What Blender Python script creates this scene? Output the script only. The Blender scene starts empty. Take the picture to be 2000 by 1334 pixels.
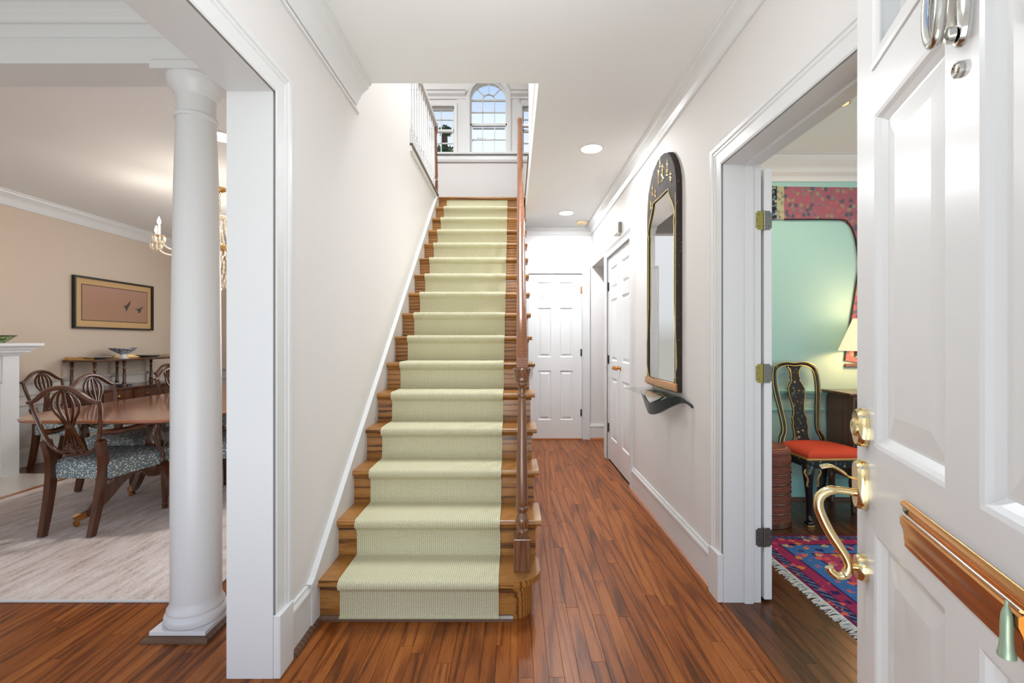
import bpy, bmesh, math, random
from mathutils import Vector, Matrix
S = bpy.context.scene
COL = S.collection
RND = random.Random(11)
PI = math.pi
V = Vector

# ---------------------------------------------------------------- camera
cd = bpy.data.cameras.new('camera')
cam = bpy.data.objects.new('camera', cd)
COL.objects.link(cam)
cam.location = (0, 0, 1.25)
cam.rotation_euler = (PI / 2, 0, 0)
cd.sensor_width = 36
cd.lens = 36 * 889 / 2000
cd.shift_x = -0.001
cd.clip_start = 0.02
S.camera = cam

# ---------------------------------------------------------------- sky, exposure
S.view_settings.view_transform = 'Standard'
S.view_settings.look = 'None'
S.view_settings.gamma = 1
S.view_settings.use_curve_mapping = False
S.view_settings.exposure = 0.36
S.cycles.use_denoising = True
S.cycles.max_bounces = 10
S.cycles.diffuse_bounces = 5
S.cycles.glossy_bounces = 4
S.cycles.transmission_bounces = 6
S.cycles.transparent_max_bounces = 8
S.cycles.sample_clamp_indirect = 6
S.cycles.caustics_reflective = False
S.cycles.caustics_refractive = False

def lin(c):
    c = c / 255
    return c / 12.92 if c <= 0.04045 else ((c + 0.055) / 1.055) ** 2.4
def rgb(r, g, b):
    return (lin(r), lin(g), lin(b), 1)

w = bpy.data.worlds.new('sky'); S.world = w; w.use_nodes = True
nt = w.node_tree; nt.nodes.clear()
o_ = nt.nodes.new('ShaderNodeOutputWorld'); b_ = nt.nodes.new('ShaderNodeBackground')
tc = nt.nodes.new('ShaderNodeTexCoord'); sp = nt.nodes.new('ShaderNodeSeparateXYZ')
cr = nt.nodes.new('ShaderNodeValToRGB')
nt.links.new(tc.outputs['Generated'], sp.inputs[0]); nt.links.new(sp.outputs['Z'], cr.inputs[0])
nt.links.new(cr.outputs[0], b_.inputs[0]); nt.links.new(b_.outputs[0], o_.inputs[0])
b_.inputs[1].default_value = 0.86
e = cr.color_ramp.elements
e[0].position = 0.0; e[0].color = rgb(190, 190, 185)
e[1].position = 1.0; e[1].color = rgb(105, 155, 235)
for p, c in ((0.05, (225, 230, 235)), (0.37, (244, 248, 255)), (0.52, (160, 198, 252))):
    k = e.new(p); k.color = rgb(*c)

def area(name, loc, target, sx, sy, power, color=(1, 1, 1)):
    l = bpy.data.lights.new(name, 'AREA'); l.shape = 'RECTANGLE'; l.size = sx; l.size_y = sy
    l.energy = power; l.color = color
    o = bpy.data.objects.new(name, l); COL.objects.link(o); o.location = loc
    o.rotation_euler = (V(target) - V(loc)).to_track_quat('-Z', 'Y').to_euler()
    return o
def point(name, loc, power, color=(1, 1, 1), r=0.05):
    l = bpy.data.lights.new(name, 'POINT'); l.energy = power; l.color = color; l.shadow_soft_size = r
    o = bpy.data.objects.new(name, l); COL.objects.link(o); o.location = loc
    return o
def spot(name, loc, power, color, ang=130, r=0.06):
    l = bpy.data.lights.new(name, 'SPOT'); l.energy = power; l.color = color; l.shadow_soft_size = r
    l.spot_size = math.radians(ang); l.spot_blend = 0.6
    o = bpy.data.objects.new(name, l); COL.objects.link(o); o.location = loc
    return o
# daylight from the open front side behind the camera; no front wall is built
area('daylight_front', (-0.8, -4.6, 1.7), (-0.8, 3, 1.3), 11, 3.2, 30, (0.90, 0.96, 1.0))
area('porch_fill', (-0.2, -1.5, 0.05), (-0.1, 1.6, 2.7), 3.0, 1.5, 52, (0.9, 0.96, 1.0))  # added unseen fill, aimed up from porch level to brighten the ceiling
area('office_fill', (4.0, 1.6, 1.6), (1.8, 3.4, 1.2), 1.4, 1.4, 13, (0.95, 0.98, 1.0))  # added fill for the teal room; no window stands here
area('daylight_dining_window', (-2.3, 6.6, 1.6), (-3.2, 3.5, 0.9), 1.6, 1.6, 42, (0.86, 0.93, 1.0))
point('foyer_fill', (0.0, 1.22, 2.2), 11.5, (0.91, 0.96, 1.0), 0.14)  # unseen point light added to brighten ceiling, walls and door
# unseen light added above the stairwell to brighten its wall
l_ = area('upstairs_fill', (-0.37, 3.7, 5.35), (-0.37, 3.7, 0), 0.9, 1.7, 60, (0.90, 0.96, 1.0)); l_.data.spread = math.radians(135)
area('upstairs_hall_fill', (-2.3, 4.4, 5.3), (-1.6, 5.2, 3.4), 0.9, 0.9, 42, (0.94, 0.98, 1.0))  # second unseen light, added to brighten the window wall and balcony
def disk(name, loc, r, power, color):
    l = bpy.data.lights.new(name, 'AREA'); l.shape = 'DISK'; l.size = 2 * r; l.energy = power; l.color = color
    o = bpy.data.objects.new(name, l); COL.objects.link(o); o.location = loc
    return o

# ---------------------------------------------------------------- materials
MATS = {}
def newmat(name):
    m = bpy.data.materials.new(name); m.use_nodes = True
    n = m.node_tree; n.nodes.clear()
    out = n.nodes.new('ShaderNodeOutputMaterial'); p = n.nodes.new('ShaderNodeBsdfPrincipled')
    n.links.new(p.outputs[0], out.inputs[0])
    MATS[name] = m
    return m, n, p
def N(n, t, **kw):
    x = n.nodes.new('ShaderNode' + t)
    for k, v in kw.items():
        if k.startswith('i_'):
            key = k[2:]
            x.inputs[int(key) if key.isdigit() else key].default_value = v
        else:
            setattr(x, k, v)
    return x
def L(n, a, b): n.links.new(a, b)
def ramp(n, fac, stops):
    r = N(n, 'ValToRGB'); el = r.color_ramp.elements
    el[0].position = stops[0][0]; el[0].color = stops[0][1]
    el[1].position = stops[-1][0]; el[1].color = stops[-1][1]
    for p, c in stops[1:-1]:
        q = el.new(p); q.color = c
    L(n, fac, r.inputs[0])
    return r.outputs[0]
def math_(n, op, a, b=None):
    x = N(n, 'Math', operation=op)
    for i, v in enumerate((a, b)):
        if v is None: continue
        if isinstance(v, (int, float)): x.inputs[i].default_value = v
        else: L(n, v, x.inputs[i])
    return x.outputs[0]
def mix(n, fac, a, b, bt='MIX'):
    x = N(n, 'MixRGB', blend_type=bt)
    for i, v in enumerate((fac, a, b)):
        if isinstance(v, (int, float, tuple)): x.inputs[i].default_value = v
        else: L(n, v, x.inputs[i])
    return x.outputs[0]
def bump(n, p, h, strength=0.3, dist=0.002):
    b = N(n, 'Bump'); b.inputs['Strength'].default_value = strength; b.inputs['Distance'].default_value = dist
    L(n, h, b.inputs['Height']); L(n, b.outputs[0], p.inputs['Normal'])
def coords(n, scale=(1, 1, 1), jitter=False):
    t = N(n, 'TexCoord'); mp = N(n, 'Mapping'); mp.inputs['Scale'].default_value = scale
    src = t.outputs['Object']
    if jitter:
        oi = N(n, 'ObjectInfo'); g = N(n, 'NewGeometry')
        v = math_(n, 'MULTIPLY', math_(n, 'ADD', oi.outputs['Random'], g.outputs['Random Per Island']), 37.0)
        va = N(n, 'VectorMath', operation='ADD'); L(n, src, va.inputs[0])
        cx = N(n, 'CombineXYZ')
        for i in range(3): L(n, v, cx.inputs[i])
        L(n, cx.outputs[0], va.inputs[1]); src = va.outputs[0]
    L(n, src, mp.inputs[0])
    return mp.outputs[0]
def noise(n, vec, scale, detail=4, rough=0.55, dist=0.0):
    x = N(n, 'TexNoise'); x.inputs['Scale'].default_value = scale; x.inputs['Detail'].default_value = detail
    x.inputs['Roughness'].default_value = rough; x.inputs['Distortion'].default_value = dist
    L(n, vec, x.inputs['Vector'])
    return x.outputs[0]

def plain(name, col, rough=0.5, metal=0.0, coat=0.0, spec=0.5, vary=0.0, orange=0.0):
    m, n, p = newmat(name)
    c = rgb(*col)
    p.inputs['Base Color'].default_value = c
    p.inputs['Roughness'].default_value = rough; p.inputs['Metallic'].default_value = metal
    p.inputs['Coat Weight'].default_value = coat; p.inputs['Coat Roughness'].default_value = 0.08
    p.inputs['Specular IOR Level'].default_value = spec
    if vary or orange:
        v = coords(n)
        nz = noise(n, v, 9, 5)
        if vary:
            L(n, mix(n, math_(n, 'MULTIPLY', nz, vary), c, (c[0] * .72, c[1] * .72, c[2] * .72, 1)), p.inputs['Base Color'])
        if orange:
            bump(n, p, noise(n, v, 260, 2), orange, 0.0006)
    return m

def wood(name, dark, mid, light, axis='Y', scale=1.0, rough=0.3, coat=0.25, spec=0.5, rings=6, vary=0.35, pores=0.5, cath=0.35, streakw=0.5, dist=1.8):
    """oak / mahogany grain running along `axis`, every piece shifted by its own random value"""
    m, n, p = newmat(name)
    def st(k): return tuple(q * scale for q in {'X': (k, 1, 1), 'Y': (1, k, 1), 'Z': (1, 1, k)}[axis])
    v = coords(n, st(0.10), True); vl = coords(n, st(0.035), True)
    warp = noise(n, v, 7, 3, 0.5)
    w1 = N(n, 'TexWave', wave_type='RINGS', rings_direction=axis)
    w1.inputs['Scale'].default_value = rings; w1.inputs['Distortion'].default_value = dist
    w1.inputs['Detail'].default_value = 2; w1.inputs['Detail Scale'].default_value = 1.1; w1.inputs['Detail Roughness'].default_value = 0.5
    oj = N(n, 'ObjectInfo'); gj = N(n, 'NewGeometry'); tj = N(n, 'TexCoord')
    rj = math_(n, 'ADD', oj.outputs['Random'], gj.outputs['Random Per Island'])
    cross = math_(n, 'MULTIPLY', math_(n, 'SUBTRACT', math_(n, 'FRACT', math_(n, 'MULTIPLY', rj, 7.31)), 0.5), 0.11)
    depth = math_(n, 'ADD', math_(n, 'MULTIPLY', math_(n, 'FRACT', math_(n, 'MULTIPLY', rj, 13.7)), 0.07), 0.02)
    along = math_(n, 'MULTIPLY', rj, 3.0)
    cj = N(n, 'CombineXYZ'); L(n, {'X': along, 'Y': cross, 'Z': cross}[axis], cj.inputs[0]); L(n, {'X': cross, 'Y': along, 'Z': depth}[axis], cj.inputs[1]); L(n, {'X': depth, 'Y': depth, 'Z': along}[axis], cj.inputs[2])
    aj = N(n, 'VectorMath', operation='ADD'); L(n, tj.outputs['Object'], aj.inputs[0]); L(n, cj.outputs[0], aj.inputs[1])
    mj = N(n, 'Mapping'); mj.inputs['Scale'].default_value = st(0.05); L(n, aj.outputs[0], mj.inputs[0])
    mj.inputs['Rotation'].default_value = {'X': (0, 0.4, 0.06), 'Y': (0.4, 0, 0.06), 'Z': (0.4, 0.06, 0)}[axis]
    L(n, mj.outputs[0], w1.inputs['Vector'])
    grain = ramp(n, w1.outputs['Fac'], [(0.0, (0, 0, 0, 1)), (0.22, (.66, .66, .66, 1)), (0.6, (.95, .95, .95, 1)), (1.0, (1, 1, 1, 1))])
    streak = noise(n, vl, 130, 3, 0.6)
    pore = ramp(n, noise(n, vl, 330, 2, 0.6), [(0.34, (1, 1, 1, 1)), (0.46, (0, 0, 0, 1))])
    def c_(x, k): return math_(n, 'MULTIPLY', math_(n, 'SUBTRACT', x, 0.5), k)
    oi = N(n, 'ObjectInfo'); g = N(n, 'NewGeometry')
    rv = math_(n, 'FRACT', math_(n, 'ADD', oi.outputs['Random'], g.outputs['Random Per Island']))
    t = math_(n, 'ADD', 0.55, c_(grain, cath))
    for x, k in ((warp, 0.28), (streak, streakw), (rv, vary)): t = math_(n, 'ADD', t, c_(x, k))
    t = math_(n, 'SUBTRACT', t, math_(n, 'MULTIPLY', pore, 0.3 * pores))
    col = ramp(n, t, [(0.1, rgb(*dark)), (0.55, rgb(*mid)), (1.0, rgb(*light))])
    L(n, col, p.inputs['Base Color'])
    p.inputs['Roughness'].default_value = rough; p.inputs['Specular IOR Level'].default_value = spec
    p.inputs['Coat Weight'].default_value = coat; p.inputs['Coat Roughness'].default_value = 0.12
    bump(n, p, math_(n, 'ADD', grain, streak), 0.08, 0.0006)
    return m

def emit(name, col, strength):
    m, n, p = newmat(name)
    p.inputs['Base Color'].default_value = rgb(*col)
    p.inputs['Emission Color'].default_value = rgb(*col); p.inputs['Emission Strength'].default_value = strength
    return m
def glass_pane(name, tint=(1, 1, 1, 1), refl=1.0):
    m = bpy.data.materials.new(name); m.use_nodes = True; n = m.node_tree; n.nodes.clear()
    out = N(n, 'OutputMaterial'); t = N(n, 'BsdfTransparent'); g = N(n, 'BsdfGlossy'); mx = N(n, 'MixShader'); f = N(n, 'Fresnel')
    t.inputs[0].default_value = tint; g.inputs['Roughness'].default_value = 0.01; f.inputs[0].default_value = 1.45
    gm = N(n, 'NewGeometry')
    L(n, math_(n, 'MULTIPLY', math_(n, 'MULTIPLY', f.outputs[0], refl), math_(n, 'SUBTRACT', 1.0, gm.outputs['Backfacing'])), mx.inputs[0]); L(n, t.outputs[0], mx.inputs[1]); L(n, g.outputs[0], mx.inputs[2])
    L(n, mx.outputs[0], out.inputs[0])
    MATS[name] = m
    return m

plain('trim', (221, 221, 220), 0.32, spec=0.4)
plain('trim_door', (232, 232, 231), 0.28, spec=0.45)
plain('ceiling_paint', (234, 234, 232), 0.85, spec=0.2, orange=0.05)
plain('wall_greige', (224, 220, 217), 0.75, spec=0.25, orange=0.08)
plain('wall_tan', (208, 192, 174), 0.75, spec=0.25, orange=0.08)
plain('wainscot', (206, 198, 190), 0.55, spec=0.3)
plain('wall_teal', (170, 210, 204), 0.7, spec=0.3, orange=0.08)
plain('trim_teal', (158, 216, 210), 0.4, spec=0.4)
plain('subfloor', (40, 24, 16), 0.9)
plain('brass', (226, 182, 110), 0.16, 1.0)
plain('brass_polished', (242, 220, 168), 0.1, 1.0)
plain('brass_warm', (206, 148, 88), 0.2, 1.0)
plain('nickel', (208, 206, 200), 0.14, 1.0)
plain('hinge_steel', (128, 128, 122), 0.35, 1.0)
plain('hinge_brass', (160, 150, 84), 0.38, 1.0)
plain('hinge_dark', (74, 70, 62), 0.4, 0.8)
plain('verdigris', (178, 200, 172), 0.3, 0.35, vary=0.6)
plain('marble', (222, 214, 204), 0.25, coat=0.3, vary=0.45)
plain('black_frame', (26, 24, 22), 0.35)
plain('mat_board', (206, 168, 116), 0.8)
plain('print_line', (66, 50, 44), 0.8)
plain('bird', (74, 62, 58), 0.8)
plain('porcelain', (226, 228, 232), 0.15, coat=0.5)
plain('lacquer_black', (24, 26, 28), 0.22, coat=0.5)
plain('gilt', (206, 176, 108), 0.35, 0.7)
plain('gilt_line', (196, 178, 112), 0.45, 0.4)
plain('red_velvet', (196, 60, 30), 0.8, vary=0.4)
plain('shade_cream', (238, 226, 200), 0.8)
plain('plastic_white', (214, 210, 202), 0.5)
plain('detector_cream', (214, 190, 152), 0.5)
plain('bracket_green', (24, 38, 40), 0.3, coat=0.3)
plain('cream_fringe', (214, 214, 210), 0.95)
plain('dark_wire', (30, 28, 26), 0.6)
plain('leaf_green', (74, 104, 52), 0.7, vary=0.7)
plain('bark', (92, 78, 66), 0.9, vary=0.5)
plain('rug_binding', (206, 206, 204), 0.9)
plain('candle_ivory', (240, 232, 214), 0.5)
plain('rubber', (20, 20, 20), 0.7)
emit('lamp_warm', (255, 236, 196), 9)
emit('lamp_white', (255, 250, 240), 9)
emit('bulb', (255, 244, 224), 28)
emit('lamp_amber', (255, 190, 90), 6)
glass_pane('window_glass')
glass_pane('picture_glass')
glass_pane('shelf_glass', (0.86, 0.93, 0.88, 1), 1.3)
m, n, p = newmat('mirror_glass'); p.inputs['Base Color'].default_value = (.82, .8, .78, 1); p.inputs['Metallic'].default_value = 1; p.inputs['Roughness'].default_value = 0.015
m, n, p = newmat('crystal'); p.inputs['Base Color'].default_value = rgb(250, 236, 214); p.inputs['Metallic'].default_value = 0.3; p.inputs['Roughness'].default_value = 0.12; p.inputs['Coat Weight'].default_value = 0.8
m, n, p = newmat('green_glass'); p.inputs['Base Color'].default_value = rgb(70, 130, 50); p.inputs['Roughness'].default_value = 0.1; p.inputs['Transmission Weight'].default_value = 0.35
L(n, mix(n, ramp(n, noise(n, coords(n), 40, 2), [(0.45, (0, 0, 0, 1)), (0.52, (1, 1, 1, 1))]), rgb(60, 110, 40), rgb(196, 214, 150)), p.inputs['Base Color'])

wood('oak_floor', (58, 28, 10), (128, 67, 24), (170, 102, 46), 'Y', 1.0, 0.34, 0.0, spec=0.22, vary=0.24, pores=0.8, rings=22, cath=0.34, streakw=0.4)
wood('oak_floor_dark', (40, 22, 12), (84, 48, 26), (116, 72, 42), 'Y', 1.0, 0.25, 0.05, spec=0.3, vary=0.24, rings=26, cath=0.3)
wood('oak_stair', (62, 36, 16), (148, 96, 44), (184, 132, 70), 'X', 1.0, 0.3, 0.15, vary=0.14, pores=1.1, cath=0.6, streakw=0.35, rings=34, dist=3.2)
wood('oak_rail', (74, 38, 18), (128, 74, 40), (166, 106, 60), 'Y', 1.3, 0.22, 0.5, vary=0.05, cath=0.3, streakw=0.4, rings=22)
wood('oak_newel', (56, 32, 22), (112, 72, 46), (150, 102, 66), 'Z', 1.3, 0.2, 0.6, vary=0.05, cath=0.3, streakw=0.35, rings=22)
wood('oak_shoe', (110, 54, 22), (160, 92, 44), (190, 116, 64), 'Y', 2.0, 0.3, 0.2)
wood('oak_shoe_dark', (58, 38, 28), (98, 70, 52), (126, 94, 72), 'X', 2.0, 0.3, 0.2)
wood('mahogany', (40, 20, 11), (80, 44, 25), (112, 68, 40), 'Z', 1.5, 0.25, 0.45, vary=0.06, cath=0.15, streakw=0.25)
wood('mahogany_top', (108, 58, 34), (150, 90, 58), (176, 112, 76), 'Y', 1.0, 0.09, 0.8, vary=0.05, cath=0.15, pores=0.2, streakw=0.2)
wood('walnut', (52, 34, 24), (88, 60, 44), (116, 84, 64), 'Z', 1.5, 0.35, 0.3, rings=14)

# carpet runner: loops in ribs that run up the stair (uv in metres)
m, n, p = newmat('sisal_runner')
t = N(n, 'TexCoord'); sx = N(n, 'SeparateXYZ'); L(n, t.outputs['UV'], sx.inputs[0])
ru = math_(n, 'SINE', math_(n, 'MULTIPLY', sx.outputs[0], 2 * PI / 0.0098))
rv = math_(n, 'SINE', math_(n, 'MULTIPLY', sx.outputs[1], 2 * PI / 0.0085))
nz = noise(n, t.outputs['UV'], 130, 3); nb = noise(n, t.outputs['UV'], 9, 3)
gap = math_(n, 'MAXIMUM', ramp(n, ru, [(0.0, (1, 1, 1, 1)), (0.3, (0, 0, 0, 1))]), math_(n, 'MULTIPLY', ramp(n, rv, [(0.0, (1, 1, 1, 1)), (0.25, (0, 0, 0, 1))]), 0.6))
c0 = ramp(n, nz, [(0.3, rgb(204, 198, 168)), (0.55, rgb(229, 224, 194)), (0.75, rgb(240, 237, 216))])
c0 = mix(n, math_(n, 'MULTIPLY', nb, 0.35), c0, rgb(206, 200, 162))
c1 = mix(n, math_(n, 'MULTIPLY', gap, 0.62), c0, rgb(160, 155, 122))
L(n, c1, p.inputs['Base Color']); p.inputs['Roughness'].default_value = 0.95; p.inputs['Specular IOR Level'].default_value = 0.15
bump(n, p, math_(n, 'ADD', math_(n, 'SUBTRACT', 1.0, gap), math_(n, 'MULTIPLY', nz, 0.5)), 0.6, 0.003)

# streaked beige dining rug
m, n, p = newmat('streaked_rug')
v = coords(n, (1, 0.16, 1))
a = noise(n, v, 26, 5, 0.7); b = noise(n, coords(n), 1.1, 3); f = noise(n, coords(n, (1, .5, 1)), 160, 2)
c = ramp(n, math_(n, 'ADD', math_(n, 'MULTIPLY', a, 0.75), math_(n, 'MULTIPLY', f, 0.3)), [(0.36, rgb(166, 150, 142)), (0.5, rgb(214, 202, 196)), (0.66, rgb(232, 226, 226))])
c = mix(n, ramp(n, b, [(0.4, (0, 0, 0, 1)), (0.7, (.5, .5, .5, 1))]), c, rgb(178, 158, 140))
L(n, c, p.inputs['Base Color']); p.inputs['Roughness'].default_value = 0.97; p.inputs['Specular IOR Level'].default_value = 0.1
bump(n, p, f, 0.4, 0.003)

# dotted slate-blue seat fabric
m, n, p = newmat('dotted_fabric')
v = coords(n, (84, 50, 84)); vo = N(n, 'TexVoronoi'); vo.inputs['Scale'].default_value = 1.0; L(n, v, vo.inputs['Vector'])
c = ramp(n, vo.outputs['Distance'], [(0.31, rgb(226, 224, 214)), (0.39, rgb(116, 132, 138))])
L(n, c, p.inputs['Base Color']); p.inputs['Roughness'].default_value = 0.9

# patterned oriental rug; object space: x from the fringe edge, y down from the far edge
m, n, p = newmat('oriental_rug')
t = N(n, 'TexCoord'); sx = N(n, 'SeparateXYZ'); L(n, t.outputs['Object'], sx.inputs[0])
d = math_(n, 'MINIMUM', sx.outputs[0], math_(n, 'MULTIPLY', sx.outputs[1], -1.0))
r = N(n, 'ValToRGB'); r.color_ramp.interpolation = 'CONSTANT'
stops = [(0.0, (120, 30, 60)), (0.012, (28, 38, 70)), (0.058, (128, 34, 64)), (0.066, (156, 44, 78)), (0.128, (40, 34, 74)), (0.138, (54, 112, 168)), (0.245, (40, 34, 74)), (0.255, (172, 62, 96)), (0.34, (40, 30, 66)), (0.352, (34, 84, 112)), (0.5, (60, 120, 164)), (0.62, (160, 40, 60))]
el = r.color_ramp.elements
while len(el) < len(stops): el.new(0.5)
for q, (po, cc) in zip(el, stops): q.position = po; q.color = rgb(*cc)
L(n, d, r.inputs[0])
vo = N(n, 'TexVoronoi'); vo.inputs['Scale'].default_value = 17; L(n, t.outputs['Object'], vo.inputs['Vector'])
nz = noise(n, t.outputs['Object'], 75, 3)
fl = ramp(n, math_(n, 'ADD', vo.outputs['Distance'], math_(n, 'MULTIPLY', math_(n, 'SUBTRACT', nz, .5), .9)), [(0.30, (1, 1, 1, 1)), (0.34, (0, 0, 0, 1))])
fc = ramp(n, N(n, 'SeparateXYZ').outputs[0], [(0, (0, 0, 0, 1)), (1, (1, 1, 1, 1))])
sc = N(n, 'SeparateXYZ'); L(n, vo.outputs['Color'], sc.inputs[0])
rr = N(n, 'ValToRGB'); rr.color_ramp.interpolation = 'CONSTANT'; el = rr.color_ramp.elements
cs = [(0.0, (224, 96, 76)), (0.3, (214, 136, 60)), (0.5, (36, 34, 84)), (0.7, (190, 176, 130)), (0.85, (196, 74, 96))]
while len(el) < len(cs): el.new(0.5)
for q, (po, cc) in zip(el, cs): q.position = po; q.color = rgb(*cc)
L(n, sc.outputs[0], rr.inputs[0])
c = mix(n, fl, r.outputs[0], rr.outputs[0])
sel = ramp(n, nz, [(0.42, (0, 0, 0, 1)), (0.7, (.55, .55, .55, 1))])
c = mix(n, sel, c, rgb(90, 60, 110))
wv = N(n, 'TexWave', wave_type='BANDS', bands_direction='DIAGONAL'); wv.inputs['Scale'].default_value = 14; wv.inputs['Distortion'].default_value = 2; L(n, t.outputs['Object'], wv.inputs['Vector'])
inb = math_(n, 'MULTIPLY', math_(n, 'GREATER_THAN', d, 0.016), math_(n, 'LESS_THAN', d, 0.054))
c = mix(n, math_(n, 'MULTIPLY', inb, ramp(n, wv.outputs['Fac'], [(0.5, (0, 0, 0, 1)), (0.8, (1, 1, 1, 1))])), c, rgb(92, 110, 140))
L(n, c, p.inputs['Base Color']); p.inputs['Roughness'].default_value = 0.95; p.inputs['Specular IOR Level'].default_value = 0.1
bump(n, p, nz, 0.4, 0.003)

# flowered textiles
def floral(name, ground, flowers, scale, density=0.34):
    m, n, p = newmat(name)
    v = coords(n); vo = N(n, 'TexVoronoi'); vo.inputs['Scale'].default_value = scale; L(n, v, vo.inputs['Vector'])
    nz = noise(n, v, scale * 4, 4, 0.7)
    fl = ramp(n, math_(n, 'ADD', vo.outputs['Distance'], math_(n, 'MULTIPLY', math_(n, 'SUBTRACT', nz, .5), 1.4)), [(density, (1, 1, 1, 1)), (density + .06, (0, 0, 0, 1))])
    s_ = N(n, 'SeparateXYZ'); L(n, vo.outputs['Color'], s_.inputs[0])
    rr = N(n, 'ValToRGB'); rr.color_ramp.interpolation = 'CONSTANT'; el = rr.color_ramp.elements
    while len(el) < len(flowers): el.new(0.5)
    for i, q in enumerate(el): q.position = i / len(flowers); q.color = rgb(*flowers[i])
    L(n, s_.outputs[1], rr.inputs[0])
    L(n, mix(n, fl, rgb(*ground), rr.outputs[0]), p.inputs['Base Color']); p.inputs['Roughness'].default_value = 0.85
floral('silk_pink', (160, 92, 106), [(88, 108, 112), (112, 128, 124), (150, 136, 112), (84, 88, 104), (176, 104, 98)], 26, 0.40)
floral('silk_navy', (22, 24, 44), [(140, 170, 160), (86, 120, 140), (170, 170, 150)], 34, 0.4)
floral('silk_cream', (176, 172, 140), [(110, 130, 110), (150, 120, 110)], 40, 0.36)
floral('blue_white', (206, 210, 216), [(60, 66, 96), (84, 90, 120), (52, 56, 84)], 45, 0.46)
floral('lacquer_gilt', (22, 32, 36), [(176, 158, 104), (100, 92, 62), (84, 110, 110)], 32, 0.2)
floral('lacquer_crest', (50, 42, 38), [(150, 120, 74), (130, 104, 66)], 40, 0.04)
m, n, p = newmat('wicker')
v = coords(n); wv = N(n, 'TexWave', wave_type='BANDS', bands_direction='Z'); wv.inputs['Scale'].default_value = 26; wv.inputs['Distortion'].default_value = 1.2; wv.inputs['Detail Scale'].default_value = 6; L(n, v, wv.inputs['Vector'])
c = ramp(n, math_(n, 'ADD', math_(n, 'MULTIPLY', wv.outputs['Fac'], .6), math_(n, 'MULTIPLY', noise(n, v, 60, 3), .5)), [(0.2, rgb(60, 28, 20)), (0.6, rgb(126, 66, 48)), (0.9, rgb(160, 94, 70))])
L(n, c, p.inputs['Base Color']); p.inputs['Roughness'].default_value = 0.6; bump(n, p, wv.outputs['Fac'], 0.6, 0.004)
m, n, p = newmat('print_paper')
v = coords(n); s_ = N(n, 'SeparateXYZ'); L(n, v, s_.inputs[0])
t = math_(n, 'ADD', s_.outputs[2], math_(n, 'MULTIPLY', math_(n, 'SUBTRACT', noise(n, coords(n, (1, .15, 1)), 14, 3), .5), .25))
L(n, ramp(n, t, [(0.0, rgb(172, 132, 106)), (0.2, rgb(178, 138, 122)), (0.36, rgb(196, 156, 130))]), p.inputs['Base Color']); p.inputs['Roughness'].default_value = 0.8
m, n, p = newmat('shade_pleats')
p.inputs['Base Color'].default_value = rgb(240, 224, 200); p.inputs['Roughness'].default_value = 0.85
p.inputs['Emission Color'].default_value = rgb(255, 224, 176); p.inputs['Emission Strength'].default_value = 0.5

# ---------------------------------------------------------------- geometry helpers
def bm_(): return bmesh.new()
def box(b, x0, x1, y0, y1, z0, z1, bev=0.0, seg=1):
    t = bmesh.new() if bev else b
    vs = [t.verts.new(c) for c in ((x0, y0, z0), (x1, y0, z0), (x1, y1, z0), (x0, y1, z0), (x0, y0, z1), (x1, y0, z1), (x1, y1, z1), (x0, y1, z1))]
    for f in ((0, 3, 2, 1), (4, 5, 6, 7), (0, 1, 5, 4), (1, 2, 6, 5), (2, 3, 7, 6), (3, 0, 4, 7)):
        t.faces.new([vs[i] for i in f])
    if bev:
        bmesh.ops.bevel(t, geom=t.edges[:], offset=bev, segments=seg, affect='EDGES', profile=0.5)
        merge(b, t)
    return b
def merge(b, t, mat=None):
    me = bpy.data.meshes.new('tmp'); t.to_mesh(me); t.free()
    if mat is not None: me.transform(mat)
    b.from_mesh(me); bpy.data.meshes.remove(me)
def extr(b, prof, o, u, v, wv):
    """closed 2-D profile in the (u,v) frame at o, pushed along the vector wv"""
    o, u, v, wv = V(o), V(u), V(v), V(wv)
    a = [b.verts.new(o + u * p[0] + v * p[1]) for p in prof]
    c = [b.verts.new(o + u * p[0] + v * p[1] + wv) for p in prof]
    n = len(prof)
    for i in range(n):
        j = (i + 1) % n
        b.faces.new((a[i], a[j], c[j], c[i]))
    b.faces.new(a[::-1]); b.faces.new(c)
    return b
def lathe(b, prof, c=(0, 0, 0), seg=24, m=None, a0=0, a1=2 * PI):
    """profile [(radius, z)] about z through c"""
    t = bmesh.new(); full = abs(a1 - a0 - 2 * PI) < 1e-6
    k = seg if full else seg + 1
    rings = []
    for r, z in prof:
        if r < 1e-6: rings.append([t.verts.new((0, 0, z))] * k)
        else: rings.append([t.verts.new((r * math.cos(a0 + (a1 - a0) * i / seg), r * math.sin(a0 + (a1 - a0) * i / seg), z)) for i in range(k)])
    for p, q in zip(rings, rings[1:]):
        for i in range(seg):
            j = (i + 1) % k
            f = []
            for x in (p[i], p[j], q[j], q[i]):
                if x not in f: f.append(x)
            if len(f) > 2:
                try: t.faces.new(f)
                except ValueError: pass
    if prof[0][0] > 1e-6 and full: t.faces.new(rings[0][::-1])
    if prof[-1][0] > 1e-6 and full: t.faces.new(rings[-1])
    merge(b, t, (Matrix.Translation(V(c)) @ m) if m is not None else Matrix.Translation(V(c)))
    return b
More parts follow.
